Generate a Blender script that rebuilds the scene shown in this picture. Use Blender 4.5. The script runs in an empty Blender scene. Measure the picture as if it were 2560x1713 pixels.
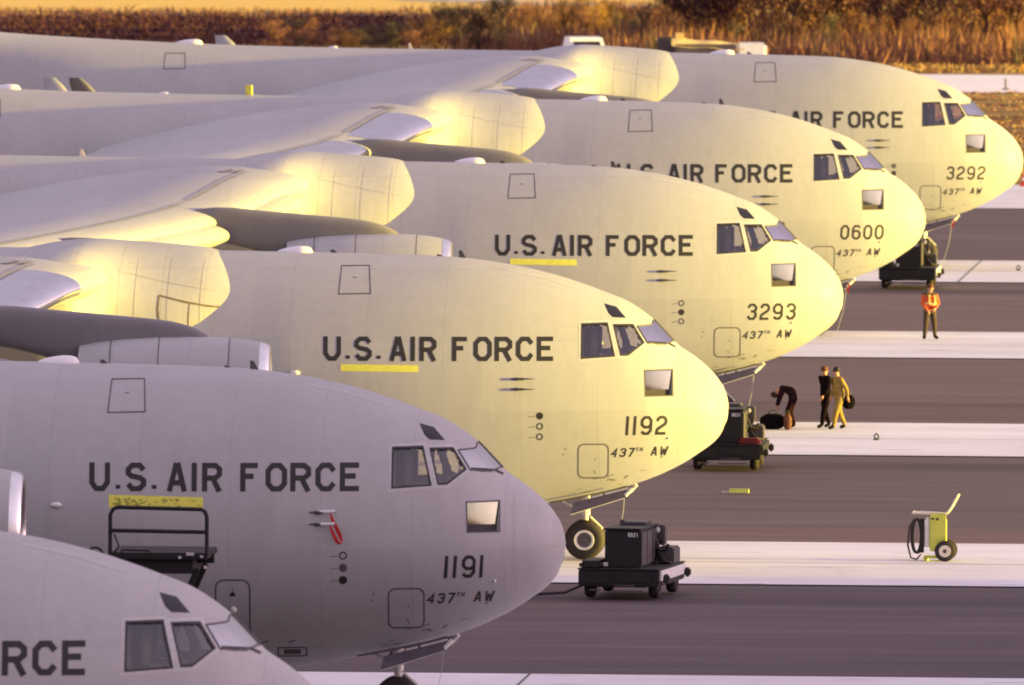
import bpy, bmesh, math, random
from mathutils import Vector, Matrix
random.seed(7)
R = math.radians
sc = bpy.context.scene
col = sc.collection

# ------------------------------------------------------------------ camera
FOC = 39450.0            # focal length in pixels of a 2560 px wide frame
CAM_H = 23.85
PITCH = math.atan(1856.5/FOC)
ROLL = R(0.25)
cam_d = bpy.data.cameras.new("camera"); cam = bpy.data.objects.new("camera", cam_d); col.objects.link(cam)
cam_d.sensor_width = 36.0; cam_d.lens = 36.0*FOC/2560.0
cam_d.dof.use_dof = True; cam_d.dof.focus_distance = 385.0; cam_d.dof.aperture_fstop = 3.8
cam_d.clip_start = 5.0; cam_d.clip_end = 9000.0
CM = Matrix.Translation((0, 0, CAM_H)) @ Matrix.Rotation(math.pi/2-PITCH, 4, 'X') @ Matrix.Rotation(ROLL, 4, 'Z')
cam.matrix_world = CM
sc.camera = cam
sc.cycles.filter_width = 1.9

# ------------------------------------------------------------------ light
YAW = R(4.28)            # the nose of every aircraft is turned this much to the camera
SUN_EL, SUN_A = R(2.6), R(4.28+0.3)
SUN_DIR = Vector((math.cos(SUN_EL)*math.cos(SUN_A), -math.cos(SUN_EL)*math.sin(SUN_A), math.sin(SUN_EL)))
world = bpy.data.worlds.new("World"); sc.world = world; world.use_nodes = True
wn, wl = world.node_tree.nodes, world.node_tree.links
wn.clear()
wo = wn.new('ShaderNodeOutputWorld'); wb = wn.new('ShaderNodeBackground')
sky = wn.new('ShaderNodeTexSky'); sky.sky_type = 'NISHITA'; sky.sun_disc = False
sky.sun_elevation = SUN_EL; sky.sun_rotation = math.atan2(SUN_DIR.x, SUN_DIR.y)
sky.air_density = 1.0; sky.dust_density = 2.0; sky.ozone_density = 1.0
hs = wn.new('ShaderNodeHueSaturation'); hs.inputs['Saturation'].default_value = 0.32
mx = wn.new('ShaderNodeMix'); mx.data_type = 'RGBA'; mx.blend_type = 'MULTIPLY'; mx.inputs['Factor'].default_value = 1.0
mx.inputs['B'].default_value = (1.08, 0.835, 1.01, 1)
wl.new(sky.outputs['Color'], hs.inputs['Color']); wl.new(hs.outputs['Color'], mx.inputs['A'])
tcw = wn.new('ShaderNodeTexCoord'); sxw = wn.new('ShaderNodeSeparateXYZ'); wl.new(tcw.outputs['Generated'], sxw.inputs[0])
mrw = wn.new('ShaderNodeMapRange'); mrw.inputs['From Min'].default_value = 0.02; mrw.inputs['From Max'].default_value = 0.85; mrw.inputs['To Min'].default_value = 0.40; mrw.inputs['To Max'].default_value = 2.05
wl.new(sxw.outputs['Z'], mrw.inputs['Value'])
vmw = wn.new('ShaderNodeVectorMath'); vmw.operation = 'SCALE'; wl.new(mx.outputs['Result'], vmw.inputs[0]); wl.new(mrw.outputs[0], vmw.inputs['Scale'])
wl.new(vmw.outputs[0], wb.inputs['Color']); wl.new(wb.outputs['Background'], wo.inputs['Surface'])
wb.inputs['Strength'].default_value = 0.125
sun_d = bpy.data.lights.new("sun", 'SUN'); sun_d.energy = 3.3; sun_d.angle = R(0.5); sun_d.color = (1.0, 0.755, 0.08)
sun = bpy.data.objects.new("sun", sun_d); col.objects.link(sun)
sun.rotation_euler = SUN_DIR.to_track_quat('Z', 'Y').to_euler()
sc.view_settings.view_transform = 'Standard'; sc.view_settings.look = 'None'
sc.view_settings.exposure = 2.3; sc.view_settings.gamma = 1.0; sc.view_settings.use_curve_mapping = False

def G(u, v, z=0.0):
    """point at height z that a 2560x1713 photo pixel looks at"""
    d = CM.to_3x3() @ Vector(((u-1280)/FOC, -(v-856.5)/FOC, -1))
    k = (z-CAM_H)/d.z
    return Vector((d.x*k, d.y*k, z))

# ------------------------------------------------------------------ materials
def mat(name, color, rough=0.6, metal=0.0, noise=0.0, nscale=3.0, bump=0.0, spec=0.5, stretch=(1, 1, 1), color2=None, sheen=0.0):
    m = bpy.data.materials.new(name); m.use_nodes = True
    n, l = m.node_tree.nodes, m.node_tree.links
    b = n['Principled BSDF']
    b.inputs['Roughness'].default_value = rough; b.inputs['Metallic'].default_value = metal
    b.inputs['Specular IOR Level'].default_value = spec
    c = (*color, 1)
    if noise > 0 or color2:
        tc = n.new('ShaderNodeTexCoord'); mp = n.new('ShaderNodeMapping'); mp.inputs['Scale'].default_value = stretch
        nz = n.new('ShaderNodeTexNoise'); nz.inputs['Scale'].default_value = nscale; nz.inputs['Detail'].default_value = 6; nz.inputs['Roughness'].default_value = 0.6
        l.new(tc.outputs['Object'], mp.inputs['Vector']); l.new(mp.outputs['Vector'], nz.inputs['Vector'])
        cr = n.new('ShaderNodeValToRGB')
        c2 = (*color2, 1) if color2 else tuple(min(1, x*(1+noise)) for x in color)+(1,)
        c1 = c if color2 else tuple(x*(1-noise) for x in color)+(1,)
        cr.color_ramp.elements[0].position = 0.3; cr.color_ramp.elements[0].color = c1
        cr.color_ramp.elements[1].position = 0.7; cr.color_ramp.elements[1].color = c2
        l.new(nz.outputs['Fac'], cr.inputs['Fac']); l.new(cr.outputs['Color'], b.inputs['Base Color'])
        if bump > 0:
            bp = n.new('ShaderNodeBump'); bp.inputs['Strength'].default_value = bump; bp.inputs['Distance'].default_value = 0.02
            l.new(nz.outputs['Fac'], bp.inputs['Height']); l.new(bp.outputs['Normal'], b.inputs['Normal'])
    else:
        b.inputs['Base Color'].default_value = c
    return m

def paint_mat(name, base, lines=0.13, px=1.9):
    """weathered grey aircraft paint: faint frame and stringer seams, vertical run-off streaks, mottling"""
    m = bpy.data.materials.new(name); m.use_nodes = True
    n, l = m.node_tree.nodes, m.node_tree.links
    b = n['Principled BSDF']; b.inputs['Roughness'].default_value = 0.48; b.inputs['Specular IOR Level'].default_value = 0.35
    tc = n.new('ShaderNodeTexCoord')
    def noise(scale, stretch, detail=5):
        mp = n.new('ShaderNodeMapping'); mp.inputs['Scale'].default_value = stretch
        nz = n.new('ShaderNodeTexNoise'); nz.inputs['Scale'].default_value = scale; nz.inputs['Detail'].default_value = detail
        l.new(tc.outputs['Object'], mp.inputs['Vector']); l.new(mp.outputs['Vector'], nz.inputs['Vector'])
        return nz.outputs['Fac']
    def math_(op, a, b_=None):
        q = n.new('ShaderNodeMath'); q.operation = op
        for i, x in enumerate((a, b_)):
            if x is None: continue
            if isinstance(x, (int, float)): q.inputs[i].default_value = x
            else: l.new(x, q.inputs[i])
        return q.outputs[0]
    sx = n.new('ShaderNodeSeparateXYZ'); l.new(tc.outputs['Object'], sx.inputs[0])
    def seam(v, period, width):
        f = math_('PINGPONG', math_('ADD', v, 100.0), period/2)
        return math_('LESS_THAN', f, width)
    s = math_('MAXIMUM', seam(sx.outputs['X'], px, 0.010), math_('MULTIPLY', seam(sx.outputs['Z'], 1.73, 0.008), 0.7))
    a = math_('MULTIPLY_ADD', noise(0.9, (1, 1, 0.25)), 0.16); n_a = a.node; n_a.inputs[2].default_value = 0.92
    c = math_('MULTIPLY_ADD', noise(6.0, (1.0, 1, 0.12), 3), 0.18); c.node.inputs[2].default_value = 0.91
    d = math_('MULTIPLY_ADD', noise(0.22, (1, 1, 1), 2), 0.20); d.node.inputs[2].default_value = 0.90
    k = math_('MULTIPLY', math_('MULTIPLY', a, c), d)
    sn = n.new('ShaderNodeVectorMath'); sn.operation = 'SNAP'; sn.inputs[1].default_value = (px*1.5, 50.0, 1.73)
    ofs = n.new('ShaderNodeVectorMath'); ofs.operation = 'ADD'; ofs.inputs[1].default_value = (100.0, 25.0, 100.0)
    l.new(tc.outputs['Object'], ofs.inputs[0]); l.new(ofs.outputs[0], sn.inputs[0])
    wnz = n.new('ShaderNodeTexWhiteNoise'); wnz.noise_dimensions = '3D'; l.new(sn.outputs[0], wnz.inputs['Vector'])
    pt = math_('MULTIPLY_ADD', wnz.outputs['Value'], 0.07); pt.node.inputs[2].default_value = 0.965
    k = math_('MULTIPLY', k, pt)
    k = math_('MULTIPLY', k, math_('SUBTRACT', 1.0, math_('MULTIPLY', s, lines)))
    vm = n.new('ShaderNodeVectorMath'); vm.operation = 'SCALE'; vm.inputs[0].default_value = base
    l.new(k, vm.inputs['Scale']); l.new(vm.outputs[0], b.inputs['Base Color'])
    rr = math_('MULTIPLY_ADD', noise(1.5, (1, 1, 1)), 0.2); rr.node.inputs[2].default_value = 0.40
    l.new(rr, b.inputs['Roughness'])
    bp = n.new('ShaderNodeBump'); bp.inputs['Strength'].default_value = 0.09; bp.inputs['Distance'].default_value = 0.05
    l.new(noise(1.1, (1, 1, 1), 2), bp.inputs['Height']); l.new(bp.outputs['Normal'], b.inputs['Normal'])
    return m

def glass_mat(name, tint, refl):
    m = bpy.data.materials.new(name); m.use_nodes = True
    n, l = m.node_tree.nodes, m.node_tree.links; n.clear()
    o = n.new('ShaderNodeOutputMaterial'); t = n.new('ShaderNodeBsdfTransparent'); g = n.new('ShaderNodeBsdfGlossy')
    t.inputs['Color'].default_value = (*tint, 1); g.inputs['Roughness'].default_value = 0.03
    lw0 = n.new('ShaderNodeLayerWeight'); lw0.inputs['Blend'].default_value = .5
    lw = n.new('ShaderNodeMath'); lw.operation = 'POWER'; lw.inputs[1].default_value = 3.5; l.new(lw0.outputs['Facing'], lw.inputs[0])
    ad = n.new('ShaderNodeMath'); ad.operation = 'ADD'; ad.inputs[1].default_value = refl; ad.use_clamp = True
    mxs = n.new('ShaderNodeMixShader')
    l.new(lw.outputs[0], ad.inputs[0]); l.new(ad.outputs[0], mxs.inputs[0]); l.new(t.outputs[0], mxs.inputs[1]); l.new(g.outputs[0], mxs.inputs[2]); l.new(mxs.outputs[0], o.inputs[0])
    return m

M = {}
M['paint'] = paint_mat('grey_paint', (0.40, 0.40, 0.405))
M['fair'] = paint_mat('fairing_paint', (0.405, 0.40, 0.40), 0.20, 1.05)
M['shade_paint'] = paint_mat('shaded_grey_paint', (0.20, 0.19, 0.195), 0.08, 2.1)  # aircraft grey, darkened to paint in shade on pylons and winglets
M['wingp'] = paint_mat('wing_paint', (0.42, 0.42, 0.425), 0.10, 2.3)
M['black'] = mat('marking_black', (0.016, 0.014, 0.014), 0.55, noise=0.3, nscale=9)
M['line'] = mat('panel_line', (0.085, 0.08, 0.085), 0.6, noise=0.2, nscale=5)
M['seam'] = mat('panel_seam', (0.30, 0.295, 0.30), 0.6, noise=0.2, nscale=5)
M['frame'] = mat('window_frame', (0.46, 0.455, 0.46), 0.45, noise=0.1, nscale=8)
M['gasket'] = mat('gasket', (0.02, 0.018, 0.02), 0.6, noise=0.2)
M['inner'] = mat('cockpit_dark', (0.045, 0.035, 0.04), 0.8, noise=0.3, nscale=5)
M['inner2'] = mat('cockpit_grey', (0.30, 0.28, 0.27), 0.8, noise=0.3, nscale=5)
M['glass'] = glass_mat('cockpit_glass', (0.93, 0.90, 0.91), 0.13)
M['shield'] = mat('windshield_glass', (0.50, 0.475, 0.49), 0.10, metal=1.0, noise=0.10, nscale=3)
M['brow'] = mat('dark_glass', (0.012, 0.01, 0.013), 0.06, noise=0.2, spec=0.5)
M['mirror'] = mat('coated_glass', (0.40, 0.42, 0.30), 0.10, metal=1.0, noise=0.05, nscale=2)
M['lip'] = mat('bare_lip_metal', (0.86, 0.85, 0.84), 0.28, metal=1.0, noise=0.06, nscale=4)
M['slat'] = mat('slat_metal', (0.66, 0.65, 0.66), 0.13, metal=1.0, noise=0.08, nscale=2)
M['yellow'] = mat('yellow_panel', (0.75, 0.74, 0.10), 0.5, noise=0.12, nscale=14)
M['white'] = mat('white_paint', (0.80, 0.79, 0.78), 0.45, noise=0.06, nscale=6)
M['dome'] = mat('white_dome', (0.82, 0.80, 0.82), 0.4, noise=0.05, nscale=6)
M['tyre'] = mat('tyre_rubber', (0.03, 0.022, 0.022), 0.75, noise=0.3, nscale=7)
M['rim'] = mat('wheel_rim', (0.62, 0.60, 0.58), 0.4, metal=0.2, noise=0.1)
M['hub'] = mat('wheel_hub', (0.10, 0.085, 0.09), 0.5, noise=0.3, nscale=9)
M['strut'] = mat('gear_white', (0.74, 0.72, 0.68), 0.4, noise=0.1)
M['door_in'] = mat('gear_door_inner', (0.14, 0.12, 0.15), 0.55, noise=0.25, nscale=4)
M['red'] = mat('red_streamer', (0.55, 0.02, 0.02), 0.6, noise=0.2)
M['fan'] = mat('fan_dark', (0.05, 0.05, 0.055), 0.4, metal=0.6, noise=0.3)
M['exh'] = mat('exhaust_metal', (0.12, 0.11, 0.11), 0.5, metal=0.7, noise=0.3)
M['gse'] = mat('cart_dark_green', (0.010, 0.009, 0.008), 0.55, noise=0.35, nscale=3)
M['gse2'] = mat('cart_panel_grey', (0.075, 0.066, 0.066), 0.55, noise=0.3, nscale=3)
M['gsered'] = mat('cart_red', (0.16, 0.006, 0.008), 0.45, noise=0.3, nscale=3)
M['gsew'] = mat('cart_bumper_white', (0.75, 0.74, 0.72), 0.5, noise=0.08)
M['steel'] = mat('stand_steel', (0.008, 0.006, 0.007), 0.7, noise=0.3)
M['ext'] = mat('extinguisher_yellow', (0.62, 0.66, 0.09), 0.42, noise=0.12, nscale=5)
M['cream'] = mat('handle_cream', (0.78, 0.70, 0.55), 0.5, noise=0.1)
M['hose'] = mat('hose_black', (0.02, 0.015, 0.017), 0.6, noise=0.3)
M['concrete_post'] = mat('hangar_cladding', (0.30, 0.30, 0.31), 0.7, noise=0.2, nscale=0.4)

# ------------------------------------------------------------------ mesh helpers
class MB:
    def __init__(s): s.v = []; s.f = []; s.m = []
    def add(s, verts, faces, mi=0):
        o = len(s.v); s.v += [tuple(p) for p in verts]
        s.f += [tuple(i+o for i in f) for f in faces]; s.m += [mi]*len(faces)
    def box(s, c, d, mi=0, rot=None, bev=0.0):
        x, y, z = (k/2 for k in d)
        if bev <= 0:
            vs = [Vector((i*x, j*y, k*z)) for i in (-1, 1) for j in (-1, 1) for k in (-1, 1)]
            fs = [(0, 1, 3, 2), (4, 6, 7, 5), (0, 4, 5, 1), (2, 3, 7, 6), (0, 2, 6, 4), (1, 5, 7, 3)]
        else:
            b = min(bev, x*.9, y*.9, z*.9)
            bm = bmesh.new(); bmesh.ops.create_cube(bm, size=1)
            for v in bm.verts: v.co = Vector((v.co.x*2*x, v.co.y*2*y, v.co.z*2*z))
            bmesh.ops.bevel(bm, geom=list(bm.edges), offset=b, segments=2, affect='EDGES')
            bm.verts.index_update()
            vs = [v.co.copy() for v in bm.verts]; fs = [tuple(v.index for v in f.verts) for f in bm.faces]; bm.free()
        c = Vector(c)
        if rot is not None: vs = [rot @ v for v in vs]
        s.add([v+c for v in vs], fs, mi)
    def tube(s, pts, r, mi=0, n=8, cap=True, closed=False):
        pts = [Vector(p) for p in pts]
        rs = r if isinstance(r, (list, tuple)) else [r]*len(pts)
        N = len(pts); vs = []; prev = None
        for i, p in enumerate(pts):
            if closed: t = pts[(i+1) % N]-pts[i-1]
            else: t = pts[min(i+1, N-1)]-pts[max(i-1, 0)]
            t.normalize()
            if prev is None:
                a = Vector((0, 0, 1)) if abs(t.z) < .9 else Vector((1, 0, 0))
                x = t.cross(a).normalized()
            else:
                x = (prev-t*prev.dot(t)).normalized()
            prev = x; y = t.cross(x)
            vs += [p+(x*math.cos(2*math.pi*k/n)+y*math.sin(2*math.pi*k/n))*rs[i] for k in range(n)]
        fs = []
        for i in range(N if closed else N-1):
            j = (i+1) % N
            for k in range(n): fs.append((i*n+k, i*n+(k+1) % n, j*n+(k+1) % n, j*n+k))
        if cap and not closed:
            fs.append(tuple(range(n-1, -1, -1))); fs.append(tuple((N-1)*n+k for k in range(n)))
        s.add(vs, fs, mi)
    def lathe(s, prof, origin, axis, mi=0, n=40, mis=None):
        """prof: (along axis, radius) pairs"""
        a = Vector(axis).normalized(); x = a.cross(Vector((0, 0, 1)) if abs(a.z) < .9 else Vector((1, 0, 0))).normalized(); y = a.cross(x)
        o = Vector(origin); vs = []
        for q, r in prof: vs += [o+a*q+(x*math.cos(2*math.pi*k/n)+y*math.sin(2*math.pi*k/n))*r for k in range(n)]
        for i in range(len(prof)-1):
            base = len(s.v)
        b0 = len(s.v); s.v += [tuple(p) for p in vs]
        for i in range(len(prof)-1):
            for k in range(n):
                s.f.append((b0+i*n+k, b0+i*n+(k+1) % n, b0+(i+1)*n+(k+1) % n, b0+(i+1)*n+k)); s.m.append(mis[i] if mis else mi)
    def loft(s, rings, mi=0, caps=True, closed=True):
        n = len(rings[0]); vs = [p for r in rings for p in r]; fs = []
        for i in range(len(rings)-1):
            for k in range(n if closed else n-1):
                fs.append((i*n+k, i*n+(k+1) % n, (i+1)*n+(k+1) % n, (i+1)*n+k))
        if caps and closed:
            fs.append(tuple(range(n-1, -1, -1))); fs.append(tuple((len(rings)-1)*n+k for k in range(n)))
        s.add(vs, fs, mi)
    def ball(s, c, r, mi=0, n=12, m=8):
        rx, ry, rz = r if isinstance(r, (tuple, list)) else (r, r, r)
        rings = []
        for i in range(m+1):
            a = -math.pi/2+math.pi*i/m; a = max(-1.55, min(1.55, a))
            rings.append([Vector((c[0]+rx*math.cos(a)*math.cos(2*math.pi*k/n), c[1]+ry*math.cos(a)*math.sin(2*math.pi*k/n), c[2]+rz*math.sin(a))) for k in range(n)])
        s.loft(rings, mi)
    def mirrored_y(s):
        q = MB(); q.v = [(x, -y, z) for x, y, z in s.v]; q.f = [tuple(reversed(f)) for f in s.f]; q.m = list(s.m); return q
    def build(s, name, mats, parent=None, smooth=True, angle=35):
        me = bpy.data.meshes.new(name); me.from_pydata(s.v, [], s.f)
        for m in (mats if isinstance(mats, (list, tuple)) else [mats]): me.materials.append(m)
        me.polygons.foreach_set('material_index', s.m)
        bm = bmesh.new(); bm.from_mesh(me); bmesh.ops.recalc_face_normals(bm, faces=bm.faces[:]) if smooth != 'keep' else None
        bm.to_mesh(me); bm.free()
        if smooth:
            me.polygons.foreach_set('use_smooth', [True]*len(me.polygons))
            try: me.set_sharp_from_angle(angle=R(angle))
            except Exception: pass
        o = bpy.data.objects.new(name, me); col.objects.link(o)
        if parent: o.parent = parent
        return o

def tag(o, label=None, cat=None, group=None, kind=None):
    if label: o['label'] = label
    if cat: o['category'] = cat
    if group: o['group'] = group
    if kind: o['kind'] = kind
    return o
def empty(name, loc=(0, 0, 0), rz=0.0):
    o = bpy.data.objects.new(name, None); col.objects.link(o); o.location = loc; o.rotation_euler = (0, 0, rz); o.empty_display_size = .5
    return o
def copy_tree(o, parent=None, skip=()):
    c = o.copy(); col.objects.link(c)
    if parent: c.parent = parent
    for ch in [x for x in bpy.data.objects if x.parent == o]:
        if ch.name.split('.')[0] not in skip: copy_tree(ch, c, skip)
    return c

def pchip(xs, ys):
    n = len(xs); h = [xs[i+1]-xs[i] for i in range(n-1)]; dl = [(ys[i+1]-ys[i])/h[i] for i in range(n-1)]
    d = [dl[0]]+[0]*(n-2)+[dl[-1]]
    for i in range(1, n-1):
        if dl[i-1]*dl[i] > 0:
            w1 = 2*h[i]+h[i-1]; w2 = h[i]+2*h[i-1]; d[i] = (w1+w2)/(w1/dl[i-1]+w2/dl[i])
    def f(x):
        if x <= xs[0]: return ys[0]
        if x >= xs[-1]: return ys[-1]
        i = 0
        while xs[i+1] < x: i += 1
        t = (x-xs[i])/h[i]
        return (1+2*t)*(1-t)**2*ys[i]+t*(1-t)**2*h[i]*d[i]+t*t*(3-2*t)*ys[i+1]+t*t*(t-1)*h[i]*d[i+1]
    return f

# ------------------------------------------------------------------ ground
AX = Matrix.Rotation(-YAW, 4, 'Z')      # local x = along the parking strips, local y = along the row
def sheet(name, x0, x1, y0, y1, z, m, nx=1, ny=1, rot=True, kind='structure'):
    b = MB(); vs = []; fs = []
    for j in range(ny+1):
        for i in range(nx+1): vs.append((x0+(x1-x0)*i/nx, y0+(y1-y0)*j/ny, z))
    for j in range(ny):
        for i in range(nx): a = j*(nx+1)+i; fs.append((a, a+1, a+nx+2, a+nx+1))
    b.add(vs, fs); o = b.build(name, m, smooth=False)
    if rot: o.rotation_euler = (0, 0, -YAW)
    tag(o, kind=kind); return o

def asphalt_mat():
    m = bpy.data.materials.new('asphalt'); m.use_nodes = True
    n, l = m.node_tree.nodes, m.node_tree.links; b = n['Principled BSDF']; b.inputs['Roughness'].default_value = 0.85; b.inputs['Specular IOR Level'].default_value = 0.25
    tc = n.new('ShaderNodeTexCoord')
    def nz(scale, st, det=6, ro=.6):
        mp = n.new('ShaderNodeMapping'); mp.inputs['Scale'].default_value = st
        q = n.new('ShaderNodeTexNoise'); q.inputs['Scale'].default_value = scale; q.inputs['Detail'].default_value = det; q.inputs['Roughness'].default_value = ro
        l.new(tc.outputs['Object'], mp.inputs['Vector']); l.new(mp.outputs['Vector'], q.inputs['Vector']); return q.outputs['Fac']
    def ramp(f, pts):
        r = n.new('ShaderNodeValToRGB'); e = r.color_ramp.elements
        while len(e) > 1: e.remove(e[0])
        e[0].position, e[0].color = pts[0][0], (*pts[0][1], 1)
        for p, c in pts[1:]: k = e.new(p); k.color = (*c, 1)
        l.new(f, r.inputs['Fac']); return r.outputs['Color']
    def mul(a, c):
        q = n.new('ShaderNodeMix'); q.data_type = 'RGBA'; q.blend_type = 'MULTIPLY'; q.inputs['Factor'].default_value = 1
        l.new(a, q.inputs['A']); l.new(c, q.inputs['B']); return q.outputs['Result']
    base = ramp(nz(1.0, (0.030, 0.55, 1)), [(0.25, (0.090, 0.071, 0.074)), (0.55, (0.116, 0.091, 0.094)), (0.78, (0.142, 0.112, 0.112))])
    fine = ramp(nz(1.0, (0.10, 2.4, 1), 4), [(0.3, (0.76, 0.76, 0.78)), (0.7, (1.20, 1.18, 1.18))])
    blot = ramp(nz(0.05, (1, 1, 1), 3), [(0.3, (0.88, 0.86, 0.88)), (0.7, (1.12, 1.10, 1.08))])
    c = mul(mul(base, fine), blot)
    # tar bands and rusty margins that run with the strips (position along the row); lighter, warmer far bands paint in sunlight
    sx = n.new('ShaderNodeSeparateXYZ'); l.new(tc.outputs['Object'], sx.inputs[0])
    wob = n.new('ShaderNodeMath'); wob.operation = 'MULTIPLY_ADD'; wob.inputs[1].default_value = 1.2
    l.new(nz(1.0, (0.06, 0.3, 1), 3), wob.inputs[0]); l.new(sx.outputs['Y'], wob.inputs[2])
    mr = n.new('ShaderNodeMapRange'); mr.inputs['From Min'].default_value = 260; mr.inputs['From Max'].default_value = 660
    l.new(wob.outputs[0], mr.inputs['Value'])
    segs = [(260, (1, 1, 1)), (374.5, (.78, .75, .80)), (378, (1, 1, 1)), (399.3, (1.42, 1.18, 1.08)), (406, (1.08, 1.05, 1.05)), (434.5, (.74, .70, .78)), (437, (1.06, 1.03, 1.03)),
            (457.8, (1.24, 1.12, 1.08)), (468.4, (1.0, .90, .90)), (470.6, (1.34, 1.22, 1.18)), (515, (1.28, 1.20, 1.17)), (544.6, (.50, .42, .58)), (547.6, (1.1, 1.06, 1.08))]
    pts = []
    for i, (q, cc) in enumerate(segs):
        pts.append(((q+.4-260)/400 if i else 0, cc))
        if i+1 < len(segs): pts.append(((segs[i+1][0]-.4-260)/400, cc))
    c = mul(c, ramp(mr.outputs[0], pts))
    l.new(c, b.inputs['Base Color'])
    bp = n.new('ShaderNodeBump'); bp.inputs['Strength'].default_value = 0.3; bp.inputs['Distance'].default_value = 0.01
    l.new(nz(3, (1, 1, 1)), bp.inputs['Height']); l.new(bp.outputs['Normal'], b.inputs['Normal'])
    return m
def concrete_mat():
    m = bpy.data.materials.new('concrete'); m.use_nodes = True
    n, l = m.node_tree.nodes, m.node_tree.links; b = n['Principled BSDF']; b.inputs['Roughness'].default_value = 0.8; b.inputs['Specular IOR Level'].default_value = 0.25
    tc = n.new('ShaderNodeTexCoord')
    def nz(scale, st, det=6):
        mp = n.new('ShaderNodeMapping'); mp.inputs['Scale'].default_value = st
        q = n.new('ShaderNodeTexNoise'); q.inputs['Scale'].default_value = scale; q.inputs['Detail'].default_value = det
        l.new(tc.outputs['Object'], mp.inputs['Vector']); l.new(mp.outputs['Vector'], q.inputs['Vector']); return q.outputs['Fac']
    r = n.new('ShaderNodeValToRGB'); e = r.color_ramp.elements
    e[0].position, e[0].color = .3, (0.74, 0.73, 0.75, 1); e[1].position, e[1].color = .72, (0.88, 0.87, 0.88, 1)
    l.new(nz(1, (0.05, 0.45, 1)), r.inputs['Fac'])
    r2 = n.new('ShaderNodeValToRGB'); e = r2.color_ramp.elements
    e[0].position, e[0].color = .27, (0.55, 0.53, 0.53, 1); e[1].position, e[1].color = .40, (1, 1, 1, 1)
    l.new(nz(1, (0.35, 1.1, 1), 4), r2.inputs['Fac'])
    q = n.new('ShaderNodeMix'); q.data_type = 'RGBA'; q.blend_type = 'MULTIPLY'; q.inputs['Factor'].default_value = .7
    l.new(r.outputs['Color'], q.inputs['A']); l.new(r2.outputs['Color'], q.inputs['B'])
    r3 = n.new('ShaderNodeValToRGB'); e = r3.color_ramp.elements
    e[0].position, e[0].color = .66, (1, 1, 1, 1); e[1].position, e[1].color = .76, (0.42, 0.38, 0.36, 1)
    l.new(nz(1, (0.9, 2.2, 1), 5), r3.inputs['Fac'])
    r4 = n.new('ShaderNodeValToRGB'); e = r4.color_ramp.elements
    e[0].position, e[0].color = .35, (0.80, 0.77, 0.74, 1); e[1].position, e[1].color = .62, (1, 1, 1, 1)
    l.new(nz(1, (0.12, 0.12, 1), 4), r4.inputs['Fac'])
    q3 = n.new('ShaderNodeMix'); q3.data_type = 'RGBA'; q3.blend_type = 'MULTIPLY'; q3.inputs['Factor'].default_value = .8; l.new(q.outputs['Result'], q3.inputs['A']); l.new(r3.outputs['Color'], q3.inputs['B'])
    q4 = n.new('ShaderNodeMix'); q4.data_type = 'RGBA'; q4.blend_type = 'MULTIPLY'; q4.inputs['Factor'].default_value = .7; l.new(q3.outputs['Result'], q4.inputs['A']); l.new(r4.outputs['Color'], q4.inputs['B'])
    l.new(q4.outputs['Result'], b.inputs['Base Color'])
    return m
def field_mat():
    m = bpy.data.materials.new('dry_field'); m.use_nodes = True
    n, l = m.node_tree.nodes, m.node_tree.links; b = n['Principled BSDF']; b.inputs['Roughness'].default_value = 0.9; b.inputs['Specular IOR Level'].default_value = 0.1
    tc = n.new('ShaderNodeTexCoord')
    mp = n.new('ShaderNodeMapping'); mp.inputs['Scale'].default_value = (0.035, 0.16, 1)
    q = n.new('ShaderNodeTexNoise'); q.inputs['Scale'].default_value = 1; q.inputs['Detail'].default_value = 8; q.inputs['Roughness'].default_value = .65
    l.new(tc.outputs['Object'], mp.inputs['Vector']); l.new(mp.outputs['Vector'], q.inputs['Vector'])
    r = n.new('ShaderNodeValToRGB'); e = r.color_ramp.elements
    e[0].position, e[0].color = .30, (0.10, 0.055, 0.022, 1); e[1].position, e[1].color = .62, (0.46, 0.30, 0.085, 1)
    k = e.new(.46); k.color = (0.26, 0.16, 0.045, 1)
    l.new(q.outputs['Fac'], r.inputs['Fac'])
    sx = n.new('ShaderNodeSeparateXYZ'); l.new(tc.outputs['Object'], sx.inputs[0])
    mr = n.new('ShaderNodeMapRange'); mr.inputs['From Min'].default_value = 900; mr.inputs['From Max'].default_value = 925; l.new(sx.outputs['Y'], mr.inputs['Value'])
    q2 = n.new('ShaderNodeMix'); q2.data_type = 'RGBA'; q2.inputs['B'].default_value = (0.88, 0.60, 0.14, 1)
    l.new(mr.outputs[0], q2.inputs['Factor']); l.new(r.outputs['Color'], q2.inputs['A']); l.new(q2.outputs['Result'], b.inputs['Base Color'])
    return m
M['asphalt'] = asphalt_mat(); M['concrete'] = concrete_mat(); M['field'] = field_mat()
M['burnt'] = mat('burnt_soil', (0.10, 0.040, 0.038), 0.9, color2=(0.17, 0.075, 0.06), nscale=1.0, stretch=(0.08, 0.4, 1))
M['pale'] = mat('pale_track', (0.50, 0.42, 0.33), 0.9, noise=0.15, nscale=0.3)
M['joint'] = mat('joint_sealant', (0.16, 0.145, 0.13), 0.9, noise=0.2)
M['taxi'] = mat('taxiway_concrete', (0.90, 0.87, 0.80), 0.8, noise=0.06, nscale=0.2)

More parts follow.
